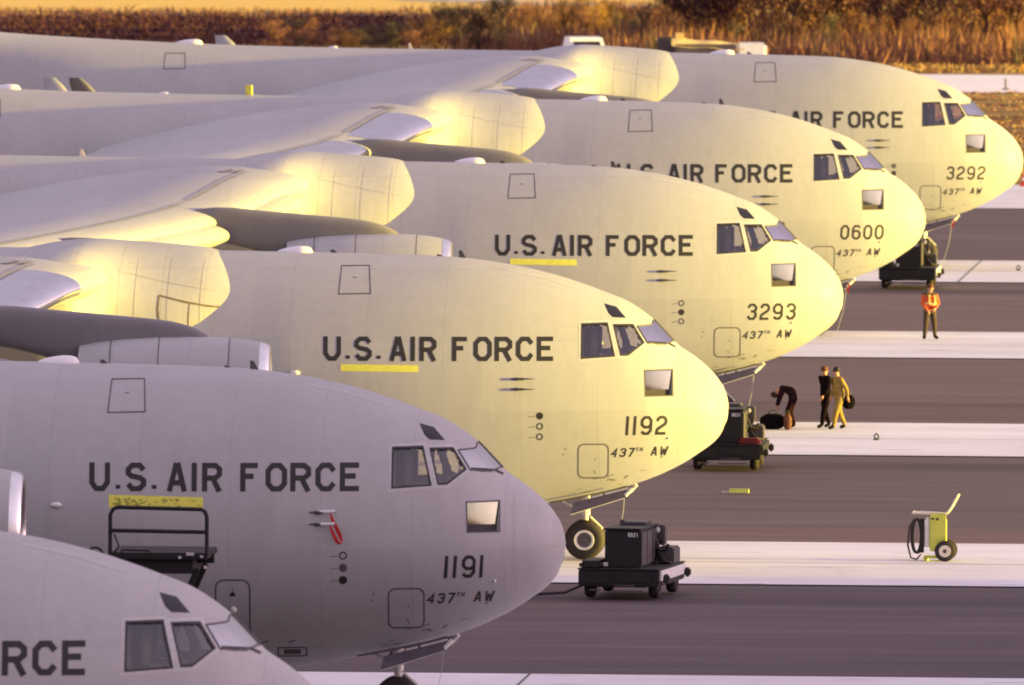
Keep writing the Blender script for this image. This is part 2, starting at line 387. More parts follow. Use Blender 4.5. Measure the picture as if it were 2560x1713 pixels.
sheet('ground', -4000, 4000, -600, 7000, -0.06, M['field'], rot=False)
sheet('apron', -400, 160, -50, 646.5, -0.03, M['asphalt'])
STRIPS = [(332.0, 349.2, -300, -1.9), (381.9, 399.2, -300, 160), (440.2, 457.7, -300, 160), (497.4, 515.3, -300, 160), (553.2, 571.3, -300, 160), (620.8, 646.0, -300, 160)]
ROWX = []
for q0, q1, x0, x1 in STRIPS:
    b = MB(); e = x1
    b.add([(x0, q0, 0), (x1-(0.0 if x1 > 0 else 0.0), q0, 0), (x1, q1, 0), (x0, q1, 0)], [(0, 1, 2, 3)])
    o = b.build('concrete_strip', M['concrete'], smooth=False); o.rotation_euler = (0, 0, -YAW); tag(o, kind='structure')
    j = MB()
    qm = (q0+q1)/2
    if x1 > 0: j.add([(x0, qm-.035, .006), (x1, qm-.035, .006), (x1, qm+.035, .006), (x0, qm+.035, .006)], [(0, 1, 2, 3)])
    for xj in [k*15.2-5.5 for k in range(-12, 14)]:
        xj += {381.9: -8.05, 440.2: -7.65, 497.4: -8.85}.get(q0, -5)
        if x0 < xj < x1-.1: j.add([(xj-.034, q0, .004), (xj+.034, q0, .004), (xj+.034, q1, .004), (xj-.034, q1, .004)], [(0, 1, 2, 3)])
    if j.v:
        o = j.build('strip_joints', M['joint'], smooth=False); o.rotation_euler = (0, 0, -YAW); tag(o, kind='structure')
sheet('taxiway', -500, 500, 768.0, 797.0, -0.02, M['taxi'])
# dark ploughed belt at the left, pale farm track beyond
b = MB(); b.add([G(-900, 90, -.04), G(1100, 90, -.04), G(1160, 45, -.04), G(900, 30, -.04), G(-900, 26, -.04)], [(0, 1, 2, 3, 4)]); tag(b.build('dark_soil_belt', M['burnt'], smooth=False), kind='structure')
b = MB(); b.add([G(1000, -8, -.03), G(1650, 13, -.03), G(1650, 20, -.03), G(1000, 1, -.03)], [(0, 1, 2, 3)]); tag(b.build('farm_track', M['pale'], smooth=False), kind='structure')

# ------------------------------------------------------------------ aircraft fuselage surface
TOP = pchip([0, .025, .08, .24, .52, .90, 1.29, 1.42, 1.63, 1.87, 2.15, 2.6, 3.09, 3.57, 4.52, 5.54, 7.0, 9.1, 12.0, 14, 20, 27, 32, 36, 39.8, 44, 48.2],
            [3.85, 4.0, 4.2, 4.49, 4.81, 5.115, 5.38, 5.52, 5.74, 5.985, 6.20, 6.475, 6.665, 6.84, 7.13, 7.345, 7.515, 7.575, 7.62, 7.64, 7.68, 7.76, 7.93, 8.14, 8.40, 8.45, 8.2])
BOT = pchip([0, .035, .1, .16, .32, .76, 1.11, 1.42, 1.9, 2.4, 3.0, 3.73, 4.4, 5.6, 7.5, 9.5, 11.5, 26.5, 30, 36, 42, 48.2],
            [3.85, 3.52, 3.37, 3.21, 2.99, 2.65, 2.42, 2.255, 2.04, 1.865, 1.69, 1.53, 1.40, 1.18, .95, .80, .74, .74, 1.15, 2.9, 4.9, 6.9])
WID = pchip([0, .03, .1, .25, .5, 1, 1.5, 2, 3, 4, 5, 6, 7, 8, 9.5, 11, 27, 32, 38, 44, 48.2],
            [0, .25, .48, .75, 1.04, 1.42, 1.72, 1.96, 2.32, 2.60, 2.83, 3.02, 3.17, 3.28, 3.38, 3.43, 3.43, 3.2, 2.3, 1.15, .35])
ZM = pchip([0, 1, 3, 6, 10, 26, 36, 48.2], [3.85, 3.82, 3.9, 4.05, 4.17, 4.17, 5.2, 7.4])
def P(t, th, off=0.0):
    c, s = math.cos(th), math.sin(th); zm = ZM(t)
    p = Vector((-t, -WID(t)*c, zm+((TOP(t)-zm) if s >= 0 else (zm-BOT(t)))*s))
    if off: p += Nrm(t, th)*off
    return p
def Nrm(t, th):
    e = .004; t0 = max(t-e, .0005)
    a = P(t+e, th)-P(t0, th); b = P(t, th+e)-P(t, th-e)
    n = b.cross(a)
    if n.length < 1e-12: return Vector((1, 0, 0))
    n.normalize()
    c = P(t, th)-Vector((-t-.3, 0, ZM(t)))
    return n if n.dot(c) > 0 else -n
def TH(t, z):
    zm = ZM(t); h = (TOP(t)-zm) if z >= zm else (zm-BOT(t))
    return math.asin(max(-.9995, min(.9995, (z-zm)/max(h, 1e-4))))
def sh(t, z): return t-0.0746*WID(t)*math.cos(TH(t, z))
def S(t, z, off=0.002):
    t = sh(t, z); return P(t, TH(t, z), off)
def THx(t, x): return math.acos(min(1, x/max(WID(t), 1e-4)))      # by lateral distance on the upper half

def resample(pts, step, closed):
    out = []; n = len(pts)
    for i in range(n if closed else n-1):
        a, b = pts[i], pts[(i+1) % n]; L = math.hypot(b[0]-a[0], b[1]-a[1]); k = max(1, int(math.ceil(L/step)))
        for j in range(k): out.append((a[0]+(b[0]-a[0])*j/k, a[1]+(b[1]-a[1])*j/k))
    if not closed: out.append(pts[-1])
    return out
def strip2d(pts, w, closed):
    """left / right offsets of a polyline with mitred joints"""
    n = len(pts); L = []; Rr = []
    for i in range(n):
        def dirn(a, b):
            d = (b[0]-a[0], b[1]-a[1]); q = math.hypot(*d) or 1; return (d[0]/q, d[1]/q)
        d1 = dirn(pts[i-1], pts[i]) if (i > 0 or closed) else None
        d2 = dirn(pts[i], pts[(i+1) % n]) if (i < n-1 or closed) else None
        if d1 is None: d1 = d2
        if d2 is None: d2 = d1
        n1 = (-d1[1], d1[0]); n2 = (-d2[1], d2[0]); m = (n1[0]+n2[0], n1[1]+n2[1]); q = math.hypot(*m) or 1; m = (m[0]/q, m[1]/q)
        k = w/2/max(.45, m[0]*n1[0]+m[1]*n1[1])
        L.append((pts[i][0]+m[0]*k, pts[i][1]+m[1]*k)); Rr.append((pts[i][0]-m[0]*k, pts[i][1]-m[1]*k))
    return L, Rr
def surf_line(b, pts, w, closed=False, step=.1, mi=0, off=.002, mp=None):
    mp = mp or (lambda t, z: S(t, z, off))
    L, Rr = strip2d(pts, w, closed); n = len(pts)
    for i in range(n if closed else n-1):
        j = (i+1) % n
        k = max(1, int(math.ceil(math.hypot(pts[j][0]-pts[i][0], pts[j][1]-pts[i][1])/step)))
        vs = []
        for q in range(k+1):
            f = q/k
            for A in (L, Rr): vs.append(mp(A[i][0]+(A[j][0]-A[i][0])*f, A[i][1]+(A[j][1]-A[i][1])*f))
        b.add(vs, [(2*q, 2*q+1, 2*q+3, 2*q+2) for q in range(k)], mi)
def surf_poly(b, poly, mi=0, off=.002, step=.12):
    """filled patch for a convex-ish polygon of (t,z)"""
    cx = sum(p[0] for p in poly)/len(poly); cz = sum(p[1] for p in poly)/len(poly)
    if len(poly) == 4:
        K = 10; vs = []
        for j in range(K+1):
            for i in range(K+1):
                f, g = i/K, j/K; p = [(poly[0][q]*(1-f)+poly[1][q]*f)*(1-g)+(poly[3][q]*(1-f)+poly[2][q]*f)*g for q in (0, 1)]
                vs.append(S(p[0], p[1], off))
        b.add(vs, [(j*(K+1)+i, j*(K+1)+i+1, (j+1)*(K+1)+i+1, (j+1)*(K+1)+i) for j in range(K) for i in range(K)], mi); return
    ring = resample(poly, step, True); n = len(ring); K = 4; vs = []
    for k in range(K+1):
        f = 1-k/K*.999
        vs += [S(cx+(p[0]-cx)*f, cz+(p[1]-cz)*f, off) for p in ring]
    fs = [(k*n+i, k*n+(i+1) % n, (k+1)*n+(i+1) % n, (k+1)*n+i) for k in range(K) for i in range(n)]
    fs.append(tuple(K*n+i for i in range(n))); b.add(vs, fs, mi)
def rrect(t0, t1, z0, z1, r, n=4):
    out = []
    for cx, cz, a0 in ((t1-r, z1-r, 0), (t0+r, z1-r, 90), (t0+r, z0+r, 180), (t1-r, z0+r, 270)):
        for k in range(n+1): a = R(a0+90*k/n); out.append((cx+r*math.cos(a), cz+r*math.sin(a)))
    return out
def circ(t, z, r, n=16): return [(t+r*math.cos(2*math.pi*k/n), z+r*math.sin(2*math.pi*k/n)) for k in range(n)]

# block lettering: centre lines in a unit box
c_ = .26
GL = {
 'U': [[(0, 1), (0, c_), (.28, 0), (.72, 0), (1, c_), (1, 1)]],
 'S': [[(1, .80), (.74, 1), (.26, 1), (0, .82), (0, .66), (.22, .54), (.78, .46), (1, .34), (1, .18), (.74, 0), (.26, 0), (0, .20)]],
 'A': [[(0, 0), (.46, 1)], [(1, 0), (.54, 1)], [(.14, .26), (.86, .26)]],
 'I': [[(.5, 0), (.5, 1)]],
 '1': [[(.5, 0), (.5, 1)]],
 'R': [[(0, 0), (0, 1), (.72, 1), (1, .84), (1, .62), (.72, .46), (0, .46)], [(.55, .46), (1, 0)]],
 'F': [[(0, 0), (0, 1), (1, 1)], [(0, .54), (.72, .54)]],
 'O': [[(0, .22), (0, .78), (.28, 1), (.72, 1), (1, .78), (1, .22), (.72, 0), (.28, 0), 'c']],
 '0': [[(0, .22), (0, .78), (.3, 1), (.7, 1), (1, .78), (1, .22), (.7, 0), (.3, 0), 'c']],
 'C': [[(1, .76), (.72, 1), (.28, 1), (0, .78), (0, .22), (.28, 0), (.72, 0), (1, .24)]],
 'E': [[(1, 1), (0, 1), (0, 0), (1, 0)], [(0, .54), (.8, .54)]],
 '2': [[(0, .76), (.12, .92), (.32, 1), (.70, 1), (.92, .90), (1, .74), (.9, .58), (.10, .28), (0, .12), (0, 0), (1, 0)]],
 '3': [[(0, .80), (.28, 1), (.72, 1), (1, .84), (1, .66), (.76, .53), (.36, .53)], [(.76, .53), (1, .38), (1, .18), (.72, 0), (.28, 0), (0, .20)]],
 '9': [[(1, .52), (.72, .40), (.28, .40), (0, .56), (0, .82), (.28, 1), (.72, 1), (1, .82), (1, .20), (.72, 0), (.28, 0), (0, .14)]],
 '6': [[(0, .48), (.28, .60), (.72, .60), (1, .44), (1, .18), (.72, 0), (.28, 0), (0, .18), (0, .80), (.28, 1), (.72, 1), (1, .86)]],
 '4': [[(.74, 0), (.74, 1), (0, .30), (1, .30)]],
 '7': [[(0, 1), (1, 1), (.35, 0)]],
 '8': [[(.28, .53), (0, .68), (0, .86), (.28, 1), (.72, 1), (1, .86), (1, .68), (.72, .53), (1, .38), (1, .16), (.72, 0), (.28, 0), (0, .16), (0, .38), 'c'], [(.28, .53), (.72, .53)]],
 'T': [[(0, 1), (1, 1)], [(.5, 1), (.5, 0)]],
 'H': [[(0, 0), (0, 1)], [(1, 0), (1, 1)], [(0, .5), (1, .5)]],
 'W': [[(0, 1), (.24, 0)], [(.24, 0), (.5, .8)], [(.5, .8), (.76, 0)], [(.76, 0), (1, 1)]],
 '.': [[(.5, -.01), (.5, .16)]],
}
def glyph(b, ch, t0, t1, z0, z1, th, slant=0.0, off=.003, mp=None, sgn=-1):
    """letter between t0 (left in the picture) and t1; th = stroke in metres"""
    w = abs(t0-t1); h = z1-z0
    for si, pl in enumerate(GL[ch]):
        closed = pl[-1] == 'c'; pts = [p for p in pl if p != 'c']
        q = []
        for x, y in pts:
            xx = th/2+x*(w-th); zz = th/2+y*(h-th)
            for e0, e1 in ((0, 1), (-1, -2)):
                if not closed and pts[e0] == (x, y) and y in (0, 1) and abs(pts[e1][0]-x) < abs(pts[e1][1]-y): zz = y*h
            q.append((t0+sgn*(xx+slant*zz), z0+zz))
        surf_line(b, q, th if ch != '.' else min(w, .11), closed, .1, 0, off+.0012*si, mp)

LOOK = .11
# ------------------------------------------------------------------ aircraft template
TIPS = []
def build_template():
    root = empty('cargo_aircraft')
    # --- fuselage with the side windows cut through
    ts = []
    k = 0
    while k <= 26: ts.append(.001+1.0*(k/26)**2); k += 1
    t = 1.0
    while t < 4.2: t += .07; ts.append(t)
    while t < 12: t += .2; ts.append(t)
    while t < 48.2: t += .8; ts.append(min(t, 48.2))
    NT = 112
    rings = [[P(t, 2*math.pi*i/NT) for i in range(NT)] for t in ts]
    fb = MB(); fb.loft(rings)
    fus = fb.build('fuselage', M['paint'], root, angle=180)
    AFT = [(3.69, 5.94), (3.05, 5.95), (2.865, 5.16), (3.70, 5.11)]
    MID = [(2.91, 5.91), (2.41, 5.90), (2.14, 5.47), (2.53, 5.19), (2.725, 5.185)]
    cb = MB()
    LD = [(2.12, 4.80), (1.42, 4.81), (1.41, 4.17), (2.10, 4.17)]
    for poly in (AFT, MID, LD):
        n = len(poly)
        vs = [Vector((-sh(*p), -4, p[1])) for p in poly]+[Vector((-sh(*p), 4, p[1])) for p in poly]
        cb.add(vs, [tuple(range(n)), tuple(range(2*n-1, n-1, -1))]+[(i, (i+1) % n, n+(i+1) % n, n+i) for i in range(n)])
    cut = cb.build('cutter', M['paint'], None, smooth=False)
    md = fus.modifiers.new('cut', 'BOOLEAN'); md.operation = 'DIFFERENCE'; md.object = cut; md.solver = 'EXACT'
    dg = bpy.context.evaluated_depsgraph_get(); dg.update()
    me = bpy.data.meshes.new_from_object(fus.evaluated_get(dg))
    fus.modifiers.clear(); bpy.data.objects.remove(cut)
    bm = bmesh.new(); bm.from_mesh(me)
    dead = []
    for f in bm.faces:
        c = f.calc_center_median(); t = -c.x
        if (1.8 < t < 3.8 and 5.0 < c.z < 6.05) or (1.2 < t < 2.1 and 4.13 < c.z < 4.84):
            w = WID(t)*math.cos(TH(t, c.z))
            if abs(abs(c.y)-w) > .06: dead.append(f)
    bmesh.ops.delete(bm, geom=dead, context='FACES')
    for f in bm.faces: f.smooth = True
    bm.to_mesh(me); bm.free()
    nn = []
    for v in me.vertices:
        t = max(-v.co.x, .0005)
        zm = ZM(t); h = (TOP(t)-zm) if v.co.z >= zm else (zm-BOT(t))
        th = math.atan2((v.co.z-zm)/max(h, 1e-4), -v.co.y/max(WID(t), 1e-4))
        nn.append(Nrm(t, th) if t < 48 else v.normal.copy())
    for e in me.edges: e.use_edge_sharp = False
    me.normals_split_custom_set_from_vertices(nn)
    me.materials.clear(); me.materials.append(M['paint'])
    fus.data = me
    # --- cockpit interior lining, floor, seats
    ib = MB(); n2 = 96; tl = [1.35+.05*i for i in range(62)]
    def inside(poly, t, z, g):
        r = False; n = len(poly); cx = sum(p[0] for p in poly)/n; cz = sum(p[1] for p in poly)/n
        q = [(sh(*p), p[1]) for p in ((cx+(p[0]-cx)*g, cz+(p[1]-cz)*g) for p in poly)]
        for i in range(n):
            (x1, y1), (x2, y2) = q[i], q[i-1]
            if (y1 > z) != (y2 > z) and t < (x2-x1)*(z-y1)/(y2-y1)+x1: r = not r
        return r
    vs = [P(t, 2*math.pi*i/n2, -.09) for t in tl for i in range(n2)]; fs = []
    for a in range(len(tl)-1):
        for i in range(n2):
            f = (a*n2+i, a*n2+(i+1) % n2, (a+1)*n2+(i+1) % n2, (a+1)*n2+i)
            c = sum((vs[k] for k in f), Vector())/4
            if inside(AFT, -c.x, c.z, .93) or inside(MID, -c.x, c.z, .84): continue
            fs.append(f)
    ib.add(vs, fs, 0)
    ib.box((-3.2, 0, 4.80), (2.0, 2.9, .1), 0); ib.add([P(4.25, 2*math.pi*i/48, -.12) for i in range(48)], [tuple(range(48))], 1)
    ib.box((-1.95, 0, 5.28), (.5, 1.7, .30), 0, bev=.06)
    for sy in (-1, 1):
        ib.box((-3.0, sy*.72, 5.05), (.55, .55, .2), 1, bev=.06); ib.box((-3.3, sy*.72, 5.45), (.16, .5, .75), 1, bev=.06); ib.box((-3.3, sy*.72, 5.9), (.12, .28, .22), 1, bev=.05)
    ib.box((-3.7, -.9, 5.5), (.3, .3, 1.1), 1, bev=.04)
    ib.box((-2.9, 0, 6.05), (1.0, .7, .18), 0, bev=.04)
    ib.build('cockpit_interior', [M['inner'], M['inner2']], root, smooth=False)
    # --- windows
    def pane(poly, name, m, off, frame=None, mirror=True, gasket=True):
        for side in (0, 1):
            b = MB(); surf_poly(b, poly, 0, off)
            if side: b = b.mirrored_y()
            o = b.build(name, m, root)
            fb = MB()
            if gasket: surf_line(fb, poly, .05, True, .1, 1, max(off, 0)+.002)
            if frame:
                cx = sum(p[0] for p in poly)/len(poly); cz = sum(p[1] for p in poly)/len(poly)
                big = []
                for p in poly:
                    d = Vector((p[0]-cx, p[1]-cz)); d = d*(1+.055/d.length*1.15); big.append((cx+d.x, cz+d.y))
                surf_line(fb, big, .055, True, .1, 0, .003)
            if fb.v:
                if side: fb = fb.mirrored_y()
                fb.build('window_frame', [M['frame'], M['gasket']], o, smooth=False)
    pane(AFT, 'side_window', M['glass'], -.02, frame=True)
    pane(MID, 'side_window', M['glass'], -.02, frame=True)
    pane([(3.13, 6.42), (2.82, 6.335), (2.58, 6.07), (2.91, 6.09), (3.02, 6.19)], 'eyebrow_window', M['brow'], .003, gasket=False)
    for side in (0, 1):
        K = 12; vs = []; b = MB(); up_ = Vector((0, -1, 0))
        for j in range(K+1):
            for i in range(K+1):
                f, g = i/K, j/K; p = [(LD[0][q]*(1-f)+LD[1][q]*f)*(1-g)+(LD[3][q]*(1-f)+LD[2][q]*f)*g for q in (0, 1)]
                nn_ = Nrm(sh(*p), TH(*p)); nn_.z = 0; nn_.normalize()
                vs.append(S(p[0], p[1], -.01)-nn_*LOOK*g)
        b.add(vs, [(j*(K+1)+i, j*(K+1)+i+1, (j+1)*(K+1)+i+1, (j+1)*(K+1)+i) for j in range(K) for i in range(K)])
        fb = MB()
        def LD_p(i):
            j, i_ = divmod(i, K+1); f, g = i_/K, j/K; return [(LD[0][q]*(1-f)+LD[1][q]*f)*(1-g)+(LD[3][q]*(1-f)+LD[2][q]*f)*g for q in (0, 1)]
        LD_t = lambda i: LD_p(i)[0]; LD_z = lambda i: LD_p(i)[1]
        ring = [i for i in range(K+1)]+[j*(K+1)+K for j in range(1, K+1)]+[K*(K+1)+i for i in range(K-1, -1, -1)]+[j*(K+1) for j in range(K-1, 0, -1)]
        rv = [vs[i] for i in ring]; n_ = len(rv)
        base = [P(1, 0)]*0; base = [S(LD_t(i), LD_z(i), .002) for i in ring]
        fb.add([q for q in rv]+base, [(i, (i+1) % n_, n_+(i+1) % n_, n_+i) for i in range(n_)])
        if side: b = b.mirrored_y(); fb = fb.mirrored_y()
        surf_line(fb, LD, .03, True, .1, 1, .003) if not side else None
        o = b.build('look_down_window', M['mirror'], root); fb.build('window_frame', [M['frame'], M['line']], o, smooth=False)
    for side in (0, 1):
        upl = [(2.30, TH(2.30, 5.91)), (2.12, TH(2.12, 5.915)), (1.98, TH(1.98, 5.92)), (1.92, TH(1.92, 5.925)), (1.87, THx(1.87, .05))]
        lol = [(2.04, TH(2.04, 5.51)), (1.80, TH(1.80, 5.49)), (1.60, TH(1.60, 5.46)), (1.46, THx(1.46, .52)), (1.36, THx(1.36, .05))]
        b = MB(); K = 16; vs = []
        def along(pl, f):
            q = f*(len(pl)-1); k = min(int(q), len(pl)-2); r = q-k
            return pl[k][0]*(1-r)+pl[k+1][0]*r, pl[k][1]*(1-r)+pl[k+1][1]*r
        for j in range(K+1):
            for i in range(K+1):
                f, g = i/K, j/K
                a_, c2 = along(upl, f), along(lol, f)
                t_, h_ = a_[0]*(1-g)+c2[0]*g, a_[1]*(1-g)+c2[1]*g; vs.append(P(t_-.0746*WID(t_)*math.cos(h_), h_, .004))
        b.add(vs, [(j*(K+1)+i, j*(K+1)+i+1, (j+1)*(K+1)+i+1, (j+1)*(K+1)+i) for j in range(K) for i in range(K)])
        if side: b = b.mirrored_y()
        bd = [vs[i] for i in range(K+1)]+[vs[j*(K+1)+K] for j in range(1, K+1)]+[vs[K*(K+1)+i] for i in range(K-1, -1, -1)]+[vs[j*(K+1)] for j in range(K-1, 0, -1)]
        wf_ = MB(); wf_.tube(bd, .02, 0, n=6, closed=True)
        if side: wf_ = wf_.mirrored_y()
        o = b.build('windshield', M['shield'], root); wf_.build('window_frame', M['line'], o)
        w = MB(); surf_line(w, [(2.03, 5.485), (1.75, 5.455), (1.52, 5.42), (1.35, 5.33)], .035, mi=0, off=.012)
        if side: w = w.mirrored_y()
        w.build('wiper', M['black'], o, smooth=False)
    # --- markings that every aircraft carries
    b = MB(); surf_line(b, [(1.11, z) for z in (4.95, 4.4, 3.9, 3.4)]+[(1.08, 3.0), (1.0, 2.62)], .014, step=.1, off=.002); b.build('radome_seam', M['seam'], root, smooth=False)
    b = MB(); surf_line(b, rrect(3.01, 3.76, 2.11, 2.98, .14), .034, True); surf_line(b, [(3.36, 2.3), (3.33, 2.22)], .02); surf_line(b, [(3.34, 2.62), (3.33, 2.58)], .02)
    b.build('access_panel', M['line'], root, smooth=False)
    b = MB(); surf_line(b, [(9.66, 7.32), (8.97, 7.33), (8.93, 6.68), (9.72, 6.66)], .03, True, off=.002); surf_line(b, [(9.38, 7.06), (9.28, 7.055)], .02); b.build('escape_hatch', M['line'], root, smooth=False)
    b = MB(); surf_line(b, [(30.9, 7.52), (30.2, 7.53), (30.17, 7.0), (30.95, 6.98)], .03, True, off=.003); b.build('escape_hatch', M['line'], root, smooth=False)
    b = MB(); surf_line(b, rrect(6.69, 7.41, 1.55, 3.18, .17), .035, True); b.build('crew_hatch', M['line'], root, smooth=False)
    b = MB(); surf_poly(b, [(7.12, 2.83), (6.98, 2.83), (7.02, 2.92), (7.08, 2.92)]); surf_line(b, [(7.05, 2.94), (7.05, 2.99)], .02); b.build('hatch_arrow', M['black'], root, smooth=False)
    b = MB(); p = S(7.04, 2.55, .03); b.ball(p, (.07, .05, .08)); b.build('hatch_handle', M['rim'], root)
    b = MB(); p = S(10.78, 4.75, .02); b.ball(p, (.12, .05, .06)); b.build('formation_light', M['white'], root)
    b = MB(); p = S(1.52, 3.12, .01); b.ball(p, (.035, .03, .03)); b.build('ice_probe', M['rim'], root)
    for z in (4.61, 4.36):
        b = MB(); a = S(5.28, z, 0); n_ = Nrm(5.28, TH(5.28, z)); tip = a+n_*.07
        b.tube([a, tip, tip+Vector((.10, 0, 0)), tip+Vector((.42, 0, .0))], [.05, .035, .028, .008], n=6); surf_poly(b, [(5.44, z-.02), (5.12, z-.035), (5.12, z+.035), (5.44, z+.02)])
        b.build('pitot_probe', M['line'], root)
    # small grime and fastener marks on the lower nose
    b = MB()
    rnd = random.Random(4)
    for _ in range(12):
        tt = rnd.uniform(1.9, 5.6); z = BOT(tt)+rnd.uniform(.12, .5); surf_line(b, [(tt, z), (tt-rnd.uniform(.03, .22), z+rnd.uniform(-.01, .05))], rnd.uniform(.010, .022))
    for tt, z, L in ((4.1, 2.86, .04), (4.14, 2.72, .03), (1.72, 2.62, .07), (2.6, 2.12, .09), (6.6, 1.75, .3), (5.9, 1.8, .16)):
        surf_line(b, [(tt, z), (tt-L, z+L*.3)], .03)
    tag(b.build('grime_marks', M['line'], root, smooth=False), kind='stuff')
    b = MB(); surf_line(b, rrect(5.5, 6.1, 1.48, 1.68, .03), .03, True); surf_poly(b, rrect(5.62, 5.98, 1.52, 1.64, .02)); b.build('drain_panel', M['black'], root, smooth=False)
    # --- antennas on the spine
    def dome(t, L, h, wd, name, m, y=0):
        b = MB(); rings = []
        for k in range(13):
            f = k/12; rr = math.sin(math.pi*min(1, (1-f)**.6*1.0 if f < 1 else 0))**.5 if 0 < f < 1 else .02
            x = -(t-L/2+f*L); prof = max(.02, (math.sin(math.pi*f**.62))**.6)
            rings.append([Vector((x, y+wd*prof*math.cos(2*math.pi*i/14), TOP(t)-.02+h*prof*math.sin(2*math.pi*i/14))) for i in range(14)])
        b.loft(rings); return b.build(name, m, root)
    dome(10.85, .95, .17, .28, 'antenna_dome', M['dome'])
    dome(30.1, 1.05, .17, .26, 'antenna_dome', M['dome'])
    dome(24.9, .4, .08, .12, 'antenna_dome', M['dome'])
    for t, h in ((6.65, .2), (9.85, .10), (7.2, .06), (34.5, .15)):
        b = MB(); z = TOP(t)-.02; b.loft([[Vector((-t+.09, -.015, z)), Vector((-t+.09, .015, z)), Vector((-t-.09, .015, z)), Vector((-t-.09, -.015, z))], [Vector((-t-.02, -.01, z+h)), Vector((-t-.02, .01, z+h)), Vector((-t-.10, .01, z+h)), Vector((-t-.10, -.01, z+h))]])
        b.build('blade_antenna', M['line'], root, smooth=False)
    # rain strip ahead of the hatch
    b = MB(); surf_line(b, [(5.6, 7.24), (4.6, 7.03), (3.75, 6.76)], .03, off=.004); b.build('rain_strip', M['frame'], root, smooth=False)
    # --- wing to body fairing
    WF = pchip([11.85, 12.0, 12.3, 12.65, 13, 13.5, 14.4, 15.1, 15.6, 16.1, 17, 20, 28, 32], [2.42, 2.5, 2.63, 2.80, 2.96, 3.12, 3.32, 3.52, 3.92, 4.38, 4.6, 4.6, 3.4, 1.8])
    ZT = pchip([11.85, 12.0, 12.3, 12.65, 13, 13.5, 15.0, 15.8, 16.6, 18, 20, 24, 27, 32], [7.14, 7.24, 7.44, 7.60, 7.69, 7.75, 7.85, 7.88, 7.83, 7.56, 7.2, 6.6, 6.1, 5.4])
    FN = pchip([11.85, 13.5, 14.4, 15.6, 16.5, 32], [2.0, 2.0, 2.1, 2.45, 2.6, 2.6]); FC = pchip([11.85, 13.5, 14.4, 16, 32], [6.2, 5.9, 5.85, 6.15, 6.15])
    FB = pchip([11.85, 12.3, 13, 13.6, 14.6, 24, 32], [5.55, 5.3, 4.95, 4.75, 4.4, 4.4, 3.6])
    rings = []; tt = 11.85
    while tt < 32.01:
        w, zt, zb, n_ = WF(tt), ZT(tt), FB(tt), FN(tt); zc = min(FC(tt), zt-.7); ring = []
        for k in range(72):
            a = 2*math.pi*k/72; c, s = math.cos(a), math.sin(a)
            ring.append(Vector((-tt, -w*math.copysign(abs(c)**(2/n_), c), zc+((zt-zc) if s > 0 else (zc-zb))*math.copysign(abs(s)**(2/n_), s))))
        rings.append(ring); tt += .12 if tt < 17.5 else .5
    b = MB(); b.loft(rings); fr = b.build('wing_fairing', M['fair'], root, angle=60)
    def fpt(t, z, off=.008):
        w, zt, n_ = WF(t), ZT(t), FN(t); zc = min(FC(t), zt-.7); hh = (zt-zc) if z > zc else (zc-FB(t))
        q = min(1, abs(z-zc)/hh); return Vector((-t, -w*(1-q**n_)**(1/n_)-off, z))
    b = MB()
    for q in (12.95, 13.75, 14.55): surf_line(b, [(q, 7.5), (q, 7.1), (q, 6.6), (q, 6.1), (q, 5.6)], .014, mp=lambda t, z: fpt(t, z, .003))
    surf_line(b, [(12.6, 6.72), (13.4, 6.86), (14.2, 7.02), (15.0, 7.22)], .014, mp=lambda t, z: fpt(t, z, .003)); b.build('fairing_seams', M['seam'], fr, smooth=False)
    global FPT; FPT = fpt
    # --- wings
    tLE = pchip([2.6, 3.4, 3.8, 4.3, 5.0, 6.0, 8.0, 14.5, 25.9], [15.2, 15.25, 15.32, 15.52, 15.85, 16.3, 17.25, 20.5, 27.9])
    zLE = pchip([2.6, 3.7, 5.0, 6.5, 7.7, 16.6, 25.9], [7.05, 6.97, 6.80, 6.46, 6.20, 5.50, 4.80])
    tTE = pchip([3.0, 9.0, 25.9], [26.6, 27.3, 31.1]); zTE = pchip([3.0, 9.0, 25.9], [6.05, 5.6, 4.66])
    tcf = pchip([3, 5, 7.7, 12, 25.9], [.122, .115, .105, .11, .11])
    def foil(bb, x, up):
        c = tTE(bb)-tLE(bb); tc = tcf(bb)
        yt = 5*tc*(.2969*math.sqrt(x)-.126*x-.3516*x*x+.2843*x**3-.1036*x**4); yc = .012*math.sin(math.pi*x**1.25)
        return Vector((-(tLE(bb)+x*c), -bb, zLE(bb)+(zTE(bb)-zLE(bb))*x+c*(yc+(yt if up else -yt))))
    NX = 26; xs = [.5*(1-math.cos(math.pi*i/NX)) for i in range(NX+1)]
    bs = [2.6, 3.0, 3.4, 3.6, 3.8, 4.05, 4.3, 4.65, 5.0, 5.5, 6, 7, 8, 9, 10.5, 12, 14.5, 17, 20, 23, 25.0, 25.9]
